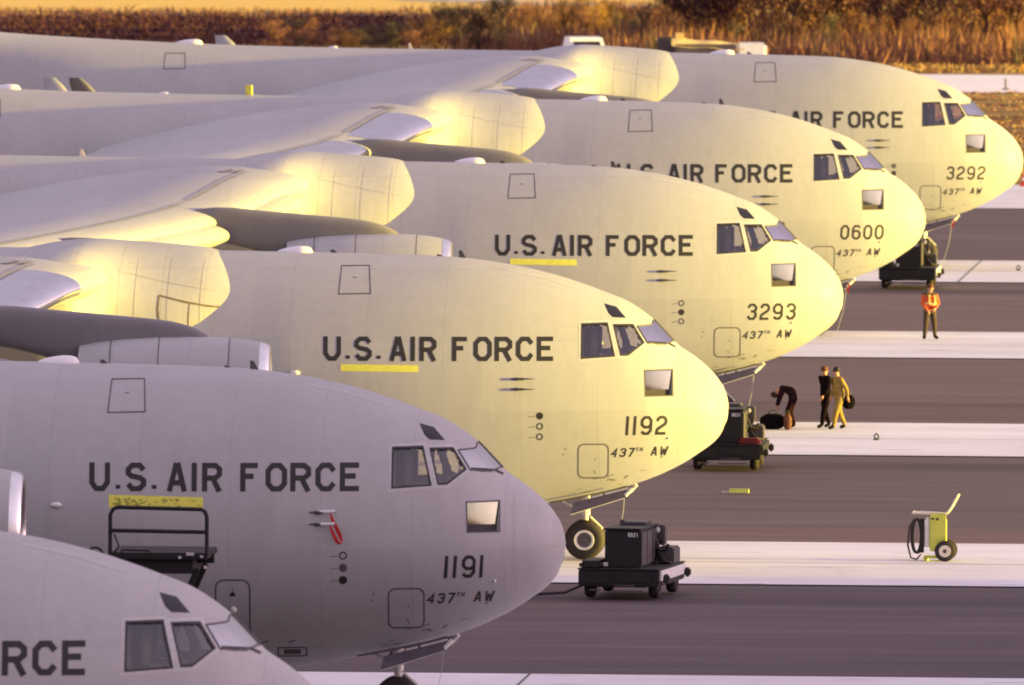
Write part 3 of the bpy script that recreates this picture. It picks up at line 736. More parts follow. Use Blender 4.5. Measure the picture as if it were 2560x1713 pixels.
    for side in (0, 1):
        b = MB()
        b.loft([[foil(q, x, True) for x in reversed(xs)]+[foil(q, x, False) for x in xs[1:-1]] for q in bs])
        if side: b = b.mirrored_y()
        wing = b.build('wing', M['wingp'], root, angle=50)
        # slats along the leading edge
        for q0, q1 in ((4.75, 7.6), (8.45, 14.0), (15.0, 25.4)):
            b = MB(); rings = []; K = 8
            ux = [.13, .10, .075, .05, .03, .015, .006, .0015, 0]; lx = [.002, .008, .02, .035, .05]
            for k in range(K+1):
                q = q0+(q1-q0)*k/K
                ring = []
                pts = [(x, True) for x in ux]+[(x, False) for x in lx]
                for x, up in pts: ring.append(foil(q, x, up))
                out = []
                for i_, p in enumerate(ring):
                    a = ring[max(0, i_-1)]; c = ring[min(len(ring)-1, i_+1)]; d = (c-a); nrm = Vector((-d.z, 0, d.x)); nrm.normalize()
                    ctr = foil(q, .12, True)*.5+foil(q, .12, False)*.5
                    if nrm.dot(p-ctr) < 0: nrm = -nrm
                    out.append(p+nrm*(.035 if 0 < i_ < len(ring)-1 else .012))
                inner = [p.lerp(foil(q, .12, True)*.5+foil(q, .12, False)*.5, .05) for p in reversed(ring)]
                rings.append(out+inner)
            b.loft(rings)
            if side: b = b.mirrored_y()
            b.build('slat', M['slat'], wing, angle=40)
        # slat line, flap hinge fairings, panel line
        b = MB()
        up = lambda q, x: foil(q, max(.001, x), True)+Vector((0, 0, .012))
        surf_line(b, [(q, .145) for q in (4.0, 6, 8, 11, 14, 18, 22, 25.5)], .018, step=.8, mp=lambda q, x: up(q, x))
        for q in (3.72,):
            for dx in (0, .028): surf_line(b, [(q, .16+dx), (q+.45, .17+dx)], .02, step=.1, mp=lambda a, x: up(a, x)+Vector((0, 0, .01)))
        L = []
        if side: b = b.mirrored_y()
        b.build('wing_seams', M['seam'], wing, smooth=False)
        for q in (6.5, 10.5, 13.0, 17):
            b = MB(); p = foil(q, .82, False); b.tube([p+Vector((2.2, 0, -.1)), p+Vector((1.2, 0, -.45)), p+Vector((-.6, 0, -.6)), p+Vector((-2.0, 0, -.3))], [.06, .28, .26, .04], n=10)
            if side: b = b.mirrored_y()
            b.build('flap_fairing', M['wingp'], wing)
        # winglet
        b = MB(); rings = []
        for f, t0, ch in ((0, 28.3, 2.8), (.12, 28.75, 2.35), (.3, 29.4, 1.75), (.6, 30.25, 1.15), (.9, 30.95, .68), (1, 31.25, .42)):
            z = 4.74+2.66*f; y = -25.85-.95*f; ring = []
            for k in range(16):
                a = 2*math.pi*k/16; ring.append(Vector((-(t0+ch/2-ch/2*math.cos(a)), y+.055*ch*math.sin(a)*(1.25+.6*math.cos(a)), z)))
            rings.append(ring)
        b.loft(rings)
        b.m = [1 if sum(b.v[i][1] for i in f)/len(f) < min(b.v[i][1] for i in f)*0-25.85-.95*((sum(b.v[i][2] for i in f)/len(f)-4.74)/2.66)-.004 else 0 for f in b.f]
        if side: b = b.mirrored_y()
        b.build('winglet', [M['paint'], M['shade_paint']], wing, angle=60)  # outer faces take the darkened grey, their shade put into the colour
        # engines with pylons
        for dt, dz, by in ((0, 0, 8.0), (3.45, -.62, 14.6)):
            ez = 4.45+dz; o0 = Vector((-10.72-dt, -by, ez)); axis = Vector((-1, -.055, .01))
            prof = [(.0, 1.13), (.03, 1.19), (.1, 1.235), (.26, 1.275), (.7, 1.345), (1.2, 1.378), (1.9, 1.385), (2.8, 1.36), (3.6, 1.30), (4.3, 1.20), (4.68, 1.12), (4.66, 1.08), (4.0, 1.05), (3.2, 1.0)]
            b = MB(); b.lathe(prof[3:], o0, axis, n=56)
            b.lathe([(.25, 1.03), (.5, 1.0), (.9, 1.03), (1.2, 1.06)], o0, axis, n=56)
            if side: b = b.mirrored_y()
            eng = b.build('engine', M['paint'], root, angle=50)
            b = MB(); b.lathe([(.262, 1.278), (.1, 1.24), (.03, 1.19), (0, 1.13), (.03, 1.08), (.1, 1.05), (.25, 1.03)], o0, axis, n=56)
            if side: b = b.mirrored_y()
            b.build('intake_lip', M['lip'], eng, angle=80)
            b = MB(); b.lathe([(1.15, 1.07), (1.16, .01)], o0, axis, n=40)
            for k in range(24):
                a = 2*math.pi*k/24
                pts = [Vector((0, math.cos(a+da)*r, math.sin(a+da)*r))+o0+axis*q for r, da, q in ((.34, 0, .98), (1.02, .12, .92), (1.02, .24, 1.08), (.34, .16, 1.1))]
                b.add(pts, [(0, 1, 2, 3)])
            b.lathe([(.62, .01), (.72, .14), (.86, .26), (1.05, .36)], o0, axis, n=24)
            if side: b = b.mirrored_y()
            b.build('fan', M['fan'], eng, angle=40)
            b = MB(); b.lathe([(3.1, 1.0), (4.0, .82), (4.9, .62), (5.6, .46), (5.55, .40), (5.5, .34), (6.2, .12), (6.5, .02)], o0, axis, n=32)
            if side: b = b.mirrored_y()
            b.build('exhaust_nozzle', M['exh'], eng, angle=50)
            b = MB()
            for q in (1.0, 2.72, 3.9):
                rr = pchip([p[0] for p in prof[2:11]], [p[1] for p in prof[2:11]])(q)+.004
                b.lathe([(q-.012, rr), (q+.012, rr)], o0, axis, n=56)
            if side: b = b.mirrored_y()
            b.build('cowl_seams', M['line'], eng)
            b = MB(); b.box(o0+axis*2.15+Vector((0, -1.385, .30)), (.06, .03, .16)); b.box(o0+axis*.65+Vector((0, -1.33, -.05)), (.05, .03, .12))
            if side: b = b.mirrored_y()
            b.build('cowl_latch', M['black'], eng, smooth=False)
            b = MB(); rings = []
            zt_ = pchip([12.1, 12.2, 12.4, 12.7, 13.2, 14.5, 16, 17.3, 19, 21.5], [5.72, 5.83, 5.97, 6.10, 6.22, 6.35, 6.47, 6.57, 6.35, 6.1])
            zb_ = pchip([12.1, 15.3, 15.6, 17, 19, 21.5], [5.3, 5.1, 5.15, 5.5, 5.75, 5.98])
            hw_ = pchip([12.1, 12.2, 12.5, 13.2, 14.5, 19, 21.5], [.02, .09, .19, .27, .31, .30, .05])
            tt = 12.1
            while tt <= 21.5:
                zt, zb, hw = zt_(tt), zb_(tt), hw_(tt); ring = []
                for k in range(20):
                    a = 2*math.pi*k/20; c, s = math.cos(a), math.sin(a)
                    ring.append(Vector((-tt-dt, -by+hw*math.copysign(abs(c)**.55, c), (zt+zb)/2+dz+(zt-zb)/2*math.copysign(abs(s)**.55, s))))
                rings.append(ring); tt += .1 if tt < 13.3 else .45
            b.loft(rings)
            if side: b = b.mirrored_y()
            b.build('pylon', M['shade_paint'], root, angle=60)
    # --- nose gear
    gx = -3.56
    ng = empty('nose_gear'); ng.parent = root
    b = MB(); b.tube([(gx, 0, 2.2), (gx, 0, 1.1)], .12, n=14); b.tube([(gx, 0, 1.15), (gx, 0, .5)], .085, n=14); b.tube([(gx, -.36, .5), (gx, .36, .5)], .06, n=10)
    b.build('strut', M['strut'], ng)
    b = MB(); b.tube([(gx+.12, 0, 1.05), (gx+.42, 0, .78), (gx+.1, 0, .55)], .035, n=8); b.tube([(gx-.1, 0, 1.2), (gx-1.3, 0, 1.9)], .05, n=8); b.tube([(gx+.1, -.12, 1.25), (gx+.55, -.12, 1.6)], .03, n=6)
    b.build('torque_link', M['strut'], ng)
    for sy in (-1, 1):
        b = MB(); b.lathe([(-.15, .24), (-.155, .36), (-.13, .45), (-.07, .495), (.07, .495), (.13, .45), (.155, .36), (.15, .24)], (gx, sy*.27, .495), (0, 1, 0), n=36); ty = b.build('tyre', M['tyre'], ng, angle=60)
        b = MB(); b.lathe([(-.135*1, .01), (-.12, .10), (-.11, .18), (-.165, .20), (-.172, .245), (-.12, .258), (.12, .258), (.172, .245), (.165, .20), (.11, .18), (.135, .01)], (gx, sy*.27, .495), (0, 1, 0), n=36, mis=[1, 1, 0, 0, 0, 0, 0, 0, 0, 1, 1]); b.build('rim', [M['white'], M['hub']], ty, angle=30)
    for sy in (-1, 1):
        b = MB(); y = sy*.80
        A = [Vector((-2.44, y, 1.80)), Vector((-3.80, y, 1.455)), Vector((-3.87, y*1.12, 1.16)), Vector((-2.53, y*1.12, 1.585))]
        D = Vector((0, -.02*sy, 0)); b.loft([[p+D for p in A], [p-D for p in A]], 0)
        for p0, p1, w in ((A[0], A[0].lerp(A[1], .42), .045), (A[0].lerp(A[1], .47), A[0].lerp(A[1], .66), .045), (A[0].lerp(A[1], .71), A[0].lerp(A[1], .78), .04)): b.tube([p0+Vector((0, sy*.03, .02)), p1+Vector((0, sy*.03, .02))], w*.6, 1, n=6)
        b.tube([A[3], A[2]], .018, 1, n=6); b.tube([A[0]+Vector((.1, sy*.02, .02)), A[0].lerp(A[3], .75)], .05, 1, n=6)
        b.build('gear_door', [M['door_in'], M['strut']], root, smooth=False)
    b = MB(); b.loft([[P(t_, -math.pi/2+d_, .012) for d_ in (-.2, -.1, 0, .1, .2)] for t_ in (2.5, 3.0, 3.5, 4.0, 4.4)], caps=False, closed=False); b.build('gear_well', M['inner'], root, smooth=False)
    pa = Vector((-2.53, -.9, 1.56)); b = MB(); b.tube([pa, pa+Vector((-.02, 0, -.3)), pa+Vector((-.10, 0, -.75)), pa+Vector((-.32, 0, -1.5))], .006, n=5); b.build('ground_wire', M['frame'], root)
    # --- main gear sponsons and wheels
    for sy in (-1, 1):
        b = MB(); rings = []
        for t_, w_, h_ in ((17.5, .05, .3), (18.5, .6, 1.0), (20, .95, 1.35), (24, 1.0, 1.4), (27.5, .8, 1.2), (30.5, .08, .4)):
            rings.append([Vector((-t_, sy*3.05+w_*math.cos(2*math.pi*k/20), 1.75+h_*math.sin(2*math.pi*k/20))) for k in range(20)])
        b.loft(rings); b.build('gear_sponson', M['paint'], root)
        for t_ in (22.0, 24.6):
            for y in (2.7, 3.5):
                b = MB(); b.lathe([(-.2, .3), (-.2, .55), (-.1, .63), (.1, .63), (.2, .55), (.2, .3), (.12, .05)], (-t_, sy*y, .63), (0, 1, 0), n=28); b.build('main_wheel', M['tyre'], root)
    # --- tail
    b = MB(); rings = []
    for f, t0, ch, z in ((0, 38.5, 9.5, 7.9), (.1, 40.6, 7.3, 8.8), (1, 46.2, 5.6, 16.4)):
        rings.append([Vector((-(t0+ch/2-ch/2*math.cos(2*math.pi*k/24)), .055*ch*math.sin(2*math.pi*k/24), z)) for k in range(24)])
    b.loft(rings); b.build('tail_fin', M['paint'], root, angle=50)
    for sy in (-1, 1):
        b = MB(); rings = []
        for y, t0, ch, z in ((0, 45.8, 5.6, 16.3), (9.9, 51.0, 2.3, 15.9)):
            rings.append([Vector((-(t0+ch/2-ch/2*math.cos(2*math.pi*k/24)), sy*y, z+.05*ch*math.sin(2*math.pi*k/24))) for k in range(24)])
        b.loft(rings); b.build('tailplane', M['paint'], root, angle=50)
    # --- title along the forward fuselage
    b = MB()
    for ch, z0, z1 in (('U', 590, 725), ('.', 762, 792), ('S', 825, 960), ('.', 995, 1027), ('A', 1092, 1224), ('I', 1252, 1287), ('R', 1320, 1450), ('F', 1567, 1697), ('O', 1730, 1870), ('R', 1890, 2025), ('C', 2052, 2190), ('E', 2210, 2352)):
        t0 = (1413-.384*z0)/117.6; t1 = (1413-.384*z1)/117.6
        if z0 in (762, 825, 995, 1092, 1567): b.build('title_lettering', M['black'], root, smooth=False); b = MB()
        glyph(b, ch, t0, t1, 5.05, 5.645, .112)
    b.build('title_lettering', M['black'], root, smooth=False)
    return root

def serial(parent, txt):
    b = MB(); t = 2.60
    adv = {'1': .185}
    tot = sum(adv.get(c, .375) for c in txt)
    if txt[0] != '1': t = 2.84
    for ch in txt:
        w = .085 if ch == '1' else .295
        glyph(b, ch, t, t-w, 3.20, 3.68, .072, slant=.06); t -= adv.get(ch, .375)
    b.build('serial_number', M['black'], parent, smooth=False)
    b = MB()
    for ch, a, z0, z1, th in (('4', 2.96, 2.645, 2.875, .042), ('3', 2.755, 2.648, 2.878, .042), ('7', 2.55, 2.652, 2.882, .042)):
        glyph(b, ch, a, a-.165, z0, z1, th, slant=.22)
    b.build('wing_unit_marking', M['black'], parent, smooth=False); b = MB()
    for ch, a, z0, z1, th in (('A', 1.97, 2.67, 2.90, .042), ('W', 1.755, 2.675, 2.905, .042)):
        glyph(b, ch, a, a-(.165 if ch != 'W' else .20), z0, z1, th, slant=.22)
    b.build('wing_unit_marking', M['black'], parent, smooth=False); b = MB()
    for ch, a in (('T', 2.335), ('H', 2.235)): glyph(b, ch, a, a-.075, 2.79, 2.89, .02, slant=.2)
    b.build('wing_unit_marking', M['black'], parent, smooth=False)
def discs(parent, fills):
    for i, f in enumerate(fills):
        z = 3.70-.262*i; b = MB()
        if f == 'o': surf_line(b, circ(4.72, z, .072), .03, True, .05)
        else: surf_poly(b, circ(4.72, z, .09))
        surf_line(b, [(4.83, z-.01), (5.0, z-.025)], .012)
        b.build('static_port', M['black'] if f != 'g' else M['line'], parent, smooth=False)
def yellow_bar(parent, t0, t1, z0, z1, drop=0.0, specks=False):
    b = MB(); n = 16
    vs = [];
    for k in range(n+1):
        f = k/n; t = t0+(t1-t0)*f
        for z in (z0, (z0+z1)/2, z1): vs.append(S(t, z-drop*f, .003))
    b.add(vs, [(3*k+j, 3*k+j+1, 3*k+j+4, 3*k+j+3) for k in range(n) for j in (0, 1)])
    o = b.build('rescue_panel', M['yellow'], parent, smooth=False)
    if specks:
        b = MB(); rnd = random.Random(11)
        for _ in range(46):
            t = rnd.uniform(t1+.1, t0-.08) if rnd.random() < .4 else rnd.uniform(t0-.8, t0-.1); z = rnd.uniform(z0+.06, z1-.06)-drop*(t0-t)/(t0-t1); surf_line(b, [(t, z), (t-rnd.uniform(.02, .09), z+rnd.uniform(-.03, .03))], rnd.uniform(.015, .035), off=.005)
        tag(b.build('panel_wear', mat('olive_wear', (.30, .32, .05), .7, noise=.2), o, smooth=False), kind='stuff')

AIR = [  # x, y of the nose tip, serial, discs, label
    (-3.06, 277.3, '3294', 'oog', 'nearest grey transport jet, only its cockpit and the letters RCE in frame'),
    (1.16, 334.6, '1191', 'ogb', 'grey transport jet numbered 1191 standing in shade with a red pitot streamer'),
    (5.395, 392.0, '1192', 'boo', 'sunlit transport jet numbered 1192 with its nose wheel showing beside a dark power cart'),
    (9.56, 455.0, '3293', 'obo', 'sunlit transport jet numbered 3293 with drooped leading edge slats'),
    (13.43, 512.5, '0600', 'bbo', 'sunlit transport jet numbered 0600 with a yellow cover on its spine'),
    (18.32, 566.0, '3292', 'gbo', 'farthest transport jet, numbered 3292, its nose touching the right edge'),
]
tpl = build_template()
planes = []
for i, (x, y, num, ds, lab) in enumerate(AIR):
    a = tpl if i == 0 else copy_tree(tpl)
    planes.append(a)
kids = lambda o: [c for c in bpy.data.objects if c.parent == o]
for i, (x, y, num, ds, lab) in enumerate(AIR):
    a = planes[i]; a.location = (x, y, 0); a.rotation_euler = (0, 0, -YAW)
    tag(a, lab, 'aircraft', 'grey transport jets parked in a row')
    serial(a, num); discs(a, ds)
    if i == 1: yellow_bar(a, 9.67, 7.68, 4.71, 4.98, .05, True)
    elif i in (2, 3): yellow_bar(a, 9.66, 7.73, 4.80, 4.97, .02)
    elif i in (4, 5): yellow_bar(a, 9.66, 7.73, 4.80, 4.97, .02)
    if i > 0:
        b = MB(); z = TOP(22.1)-.03
        if i == 4: b.box((-22.1, 0, z+.18), (.23, .2, .36), 0, bev=.03)
        else: b.loft([[Vector((-22.0, -.03, z)), Vector((-22.0, .03, z)), Vector((-22.16, .03, z)), Vector((-22.16, -.03, z))], [Vector((-22.08, -.02, z+.24)), Vector((-22.08, .02, z+.24)), Vector((-22.15, .02, z+.24)), Vector((-22.15, -.02, z+.24))]])
        o = b.build('spine_antenna', M['yellow'] if i == 4 else M['cream'], a, smooth=False)  # antenna on the spine, under a yellow cover on one jet
# extras of single aircraft
b = MB()
for ln, w in (([(13.95, 6.62), (13.3, 6.46), (12.75, 6.36), (12.42, 6.33)], .05), ([(13.95, 6.62), (13.97, 6.3), (13.93, 5.95), (13.9, 5.7)], .05), ([(13.2, 6.42), (13.22, 6.0), (13.2, 5.7)], .028)): surf_line(b, ln, w, mp=lambda t, z: FPT(t, z, .004))
b.build('sealant_lines', mat('brown_sealant', (.16, .12, .09), .8, noise=.4, nscale=6), planes[2], smooth=False)
for w in [c for c in kids(planes[3]) if c.name.startswith('wing') and not c.name.startswith('wing_')]:   # drooped slats
    for s_ in [c for c in kids(w) if c.name.startswith('slat')]:
        s_.data = s_.data.copy(); s_.data.materials.clear(); s_.data.materials.append(M['fair'])
        s_.location = (.42, 0, -.34)
def ribbon(parent, pts, w, name='warning_streamer'):
    b = MB(); vs = []
    for p, ww in zip(pts, w): vs += [Vector(p)+Vector((ww/2, 0, 0)), Vector(p)+Vector((-ww/2, 0, 0)), Vector(p)+Vector((-ww/2, .012, 0)), Vector(p)+Vector((ww/2, .012, 0))]
    b.loft([vs[4*k:4*k+4] for k in range(len(pts))]); return b.build(name, M['red'], parent, smooth=False)
for dz in (0, -.25):
    p = S(5.02, 4.60+dz, .16)
    ribbon(planes[1], [p+Vector((.0, 0, .0)), p+Vector((.05, -.02, -.15)), p+Vector((.14, -.02, -.34)), p+Vector((.20, 0, -.46-dz*.2)), p+Vector((.25, 0, -.62-dz*.95))], [.03, .07, .09, .09, .05])
    b = MB(); b.tube([p+Vector((-.28, .05, 0)), p+Vector((.02, 0, .01)), p+Vector((.10, 0, .02))], [.03, .035, .035], n=8); b.build('pitot_cover', M['white'], planes[1])
for k in (4, 5):
    p = Vector((-2.46, -.92, 1.72)); ribbon(planes[k], [p, p+Vector((.05, -.02, -.08)), p+Vector((-.04, 0, -.18)), p+Vector((.03, 0, -.30))], [.06, .10, .07, .04])

# ------------------------------------------------------------------ ground power carts
def make_cart(red=False):
    root = empty('power_cart')
    b = MB(); b.box((0, 0, .50), (1.95, 3.5, .40), 0, bev=.03); b.box((-.70, -1.05, .80), (.54, 1.35, .22), 0, bev=.07); b.box((0, 0, .71), (1.98, 3.54, .04), 0, bev=.01)
    b.box((0, -1.60, .34), (1.3, .12, .12), 0); b.box((.35, -1.772, .50), (.9, .02, .16), 0); b.box((-.5, -1.772, .48), (.5, .02, .2), 0)
    b.build('deck', M['gse'], root, smooth=False)
    b = MB(); b.box((.03, -.2, 1.18), (.88, 2.3, .90), 0, bev=.035); b.box((.03, -.2, 1.65), (.93, 2.36, .05), 0, bev=.02)
    cab = b.build('cabinet', M['gse'], root, smooth=False)
    b = MB()
    for y in (-.95, -.25, .5): b.box((.475, y, 1.17), (.022, .62, .78), 0, bev=.01)
    b.build('side_panel', M['gse2'], cab, smooth=False)
    b = MB()
    for k in range(9): b.box((.490, .5, .87+.07*k), (.02, .5, .018))
    b.build('louvre', M['gse'], cab, smooth=False)
    b = MB(); b.box((.05, .4, 1.71), (.6, .9, .09), 0, bev=.03); b.tube([(-.25, .1, 1.66), (-.25, .1, 1.80)], .06, n=10); b.build('exhaust_stack', M['gse2'], cab, smooth=False)
    b = MB(); b.box((.72, .95, .92), (.42, .9, .42), 0, bev=.04); b.box((.56, .85, 1.45), (.24, .34, .40), 0, bev=.03); b.box((.55, 1.0, 1.25), (.2, .3, .2), 0, bev=.03); b.build('control_panel', M['gse2'], root, smooth=False)
    b = MB(); b.tube([(.50, .5, 1.30), (.58, .45, 1.08), (.74, .5, 1.06), (.80, .5, 1.2)], .045, n=8); b.tube([(.5, .6, 1.0), (.75, .3, .78), (.9, .6, .74), (.8, 1.2, .74)], .05, n=8); b.build('cable_reel', M['hose'], root)
    b = MB(); b.box((.53, .55, 1.54), (.10, .10, .14), 0, bev=.03); b.build('gauge', M['white'], root, smooth=False)
    b = MB(); b.box((1.01, 0, .56), (.06, 3.3, .24), 0, bev=.01); b.build('bumper_board', M['gse'] if red else M['gsew'], root, smooth=False)
    for y in (-1.35, 1.45): b = MB(); b.box((1.10, y, .48), (.14, .24, .22), 0, bev=.04); b.build('rubber_bumper', M['tyre'], root, smooth=False)
    if red:
        b = MB(); b.box((.66, -1.5, .80), (.6, .4, .2), 0, bev=.06); b.build('reel_guard', M['gsered'], root)
    for sx in (-1, 1):
        for y in (-1.15, 1.15):
            b = MB(); b.lathe([(-.11, .10), (-.12, .21), (-.07, .26), (.07, .26), (.12, .21), (.11, .10)], (sx*.78, y, .26), (1, 0, 0), n=24); w = b.build('wheel', M['tyre'], root, angle=50)
            b = MB(); b.lathe([(-.10, .01), (-.09, .11), (.09, .11), (.10, .01)], (sx*.78, y, .26), (1, 0, 0), n=16); b.build('rim', M['gse2'], w)
    b = MB(); b.box((-.55, -1.79, .22), (.26, .03, .045)); b.box((.15, -1.79, .33), (.5, .03, .035)); b.box((.22, -1.79, .20), (.8, .03, .03)); b.build('tow_bar', M['gse2'], root, smooth=False)
    # number plate
    b = MB(); x = .16
    for ch in '8621':
        glyph(b, ch, x, x+.055, 1.47, 1.57, .018, mp=lambda t, z: Vector((t, -1.358, z)), sgn=1); x += .066
    b.build('cart_number', M['white'], cab, smooth=False)
    b = MB(); b.box((-.32, -1.68, .83), (.10, .02, .09)); b.build('reflector', M['rim'], root, smooth=False)
    return root
def gset(o, u, v, rz=0.0, z=0.0):
    p = G(u, v, z); o.location = p; o.rotation_euler = (0, 0, rz); return p
c1 = make_cart(); p = G(1580, 1497); c1.location = (p.x, p.y+1.5, 0); c1.rotation_euler = (0, 0, R(-11))
tag(c1, 'black power cart with pale bumper board by the nose wheel of jet 1192', 'power cart', 'ground power carts by the noses')
c2 = make_cart(True); p = G(1823, 1176); c2.location = (p.x, p.y+1.5, 0); c2.rotation_euler = (0, 0, R(-4))
tag(c2, 'dark power cart with a red end, half hidden behind the nose of jet 1192', 'power cart', 'ground power carts by the noses')
c3 = copy_tree(c1); p = G(2275, 722); c3.location = (p.x, p.y+1.5, 0); c3.rotation_euler = (0, 0, R(-4))
tag(c3, 'black power cart with pale bumper board in front of the nose wheel of jet 3292', 'power cart', 'ground power carts by the noses')
def cable(pts, label, r=.035):
    b = MB(); b.tube(pts, r, n=6); tag(b.build('power_cable', M['hose']), label, 'cable', 'power cables from the carts')
P0 = c1.location
cable([Vector((P0.x-.95, P0.y-1.2, .55)), Vector((P0.x-1.15, P0.y-1.25, .32)), Vector((P0.x-1.6, P0.y-1.1, .12)), Vector((P0.x-2.4, P0.y-.7, .04)), Vector((P0.x-3.6, P0.y+.2, .04)), Vector((P0.x-4.8, P0.y+2.5, .04))], 'black cable running over the asphalt from the cart by jet 1192')
P0 = c3.location
cable([Vector((P0.x-.9, P0.y-1.2, .75)), Vector((P0.x-1.5, P0.y-.9, .70)), Vector((P0.x-2.2, P0.y-.2, .85)), Vector((P0.x-2.8, P0.y+1.0, 1.0)), Vector((P0.x-4.2, P0.y+4.0, .3))], 'dark cable sagging from the cart by jet 3292', .05)

# ------------------------------------------------------------------ wheeled extinguisher
def make_ext():
    r = empty('wheeled_extinguisher')
    b = MB(); b.lathe([(.22, .02), (.24, .17), (.30, .215), (1.02, .215), (1.12, .17), (1.17, .06), (1.19, .01)], (0, 0, 0), (0, 0, 1), n=28); b.build('tank', M['ext'], r, angle=50)
    b = MB(); b.lathe([(.0, .085), (.62, .085), (.7, .04), (.74, .03)], (-.26, -.06, .34), (0, 0, 1), n=16); b.build('gas_bottle', M['white'], r, angle=50)
    b = MB()
    for y in (-.2, .2): b.tube([(-.62, y, 1.20), (-.2, y, 1.19), (.14, y, 1.17), (.24, y, 1.2), (.34, y, 1.34), (.50, y, 1.64)], .028, n=8)
    b.tube([(.50, -.2, 1.64), (.50, .2, 1.64)], .026, n=8); b.tube([(-.62, -.2, 1.20), (-.62, .2, 1.20)], .026, n=8); b.build('handle', M['cream'], r)
    b = MB(); b.box((.02, -.235, .72), (.40, .03, .95), 0, bev=.01); b.box((-.05, 0, .10), (.62, .44, .06), 0, bev=.02); b.box((-.3, 0, .04), (.1, .4, .08)); b.build('frame_plate', M['ext'], r, smooth=False)
    for y in (-.33, .33):
        b = MB(); b.lathe([(-.05, .1), (-.055, .22), (-.03, .26), (.03, .26), (.055, .22), (.05, .1)], (.2, y, .26), (0, 1, 0), n=28); w = b.build('wheel', M['tyre'], r, angle=50)
        b = MB(); b.lathe([(-.062, .05), (-.066, .09), (-.062, .15), (.062, .15), (.062, .05)], (.2, y, .26), (0, 1, 0), n=24); b.build('rim', M['cream'], w, angle=40)
        b = MB(); b.lathe([(-.075, .01), (-.07, .05), (.07, .05), (.075, .01)], (.2, y, .26), (0, 1, 0), n=14); b.build('hub', M['hub'], w)
    b = MB(); b.tube([(.2, -.33, .26), (.2, .33, .26)], .025, n=8); b.build('axle', M['hub'], r)
    b = MB()
    for k in range(4):
        y = -.14+.07*k; b.tube([(-.50+.12*math.cos(a)-.05*k*.4, y, .62+.43*math.sin(a)) for a in [2*math.pi*j/20 for j in range(20)]], .026, n=6, closed=True)
    b.tube([(-.42, -.05, 1.02), (-.58, -.2, 1.05), (-.70, -.22, .85), (-.74, -.22, .4), (-.66, -.22, .08), (-.52, -.2, .04), (-.42, -.1, .16)], .024, n=6); b.tube([(-.40, 0, .2), (-.40, 0, 1.05)], .05, n=8)
    b.build('hose_coil', M['hose'], r)
    b = MB(); b.box((.0, -.253, 1.05), (.06, .01, .06)); b.box((-.12, -.253, 1.06), (.08, .01, .04)); b.build('label_plate', M['black'], r, smooth=False)
    return r
ext = make_ext(); gset(ext, 2345, 1402, R(-6)); tag(ext, 'yellow wheeled fire extinguisher with black hose on the concrete strip', 'fire extinguisher')

# ------------------------------------------------------------------ chock, cone, ground eyes, marker
ch = empty('wheel_chock'); p = G(1848, 1232); ch.location = p; ch.rotation_euler = (0, 0, R(-8))
b = MB(); b.loft([[Vector((x, -.09, 0)), Vector((x, .09, 0)), Vector((x, .03, .11)), Vector((x, -.03, .11))] for x in (-.26, .26)]); b.build('block', M['ext'], ch, smooth=False)
b = MB(); b.tube([(-.26, 0, .05), (-.32, -.02, .02), (-.40, .04, .015), (-.46, 0, .015)], .016, n=6); b.build('rope', M['white'], ch)
tag(ch, 'yellow wheel chock with a white rope lying on the asphalt', 'chock')
cn = empty('traffic_cone'); cn.location = G(2560, 466)
M['orange'] = mat('cone_orange', (0.65, .07, .02), .5, noise=.1)
b = MB(); b.box((0, 0, .02), (.38, .38, .04), 0, bev=.01); b.lathe([(.04, .15), (.5, .035), (.52, .01)], (0, 0, 0), (0, 0, 1), n=20); b.build('cone_body', M['orange'], cn)
b = MB(); b.lathe([(.24, .104), (.34, .081)], (0, 0, 0), (0, 0, 1), n=20); b.build('cone_band', M['white'], cn)
tag(cn, 'orange cone cut by the right edge beside the nose of jet 3292', 'traffic cone')
for u, v, lab in ((2191, 1100, 'small dark mooring eye on the strip right of the walking pair'), (2546, 676, 'small dark mooring eye on the strip at the right edge')):
    b = MB(); b.tube([(.06*math.cos(a), 0, .10+.07*math.sin(a)) for a in [2*math.pi*k/12 for k in range(12)]], .025, n=6, closed=True); b.lathe([(0, .09), (.03, .08), (.04, .02)], (0, 0, 0), (0, 0, 1), n=12)
    o = b.build('mooring_eye', M['hose']); o.location = G(u, v); tag(o, lab, 'mooring eye')
b = MB(); b.tube([(0, 0, 0), (0, 0, .55)], .05, n=8); b.box((0, 0, .03), (.35, .2, .06)); o = b.build('marker_post', M['hub']); o.location = G(2514, 224); tag(o, 'thin dark marker post at the near edge of the pale taxiway', 'post')

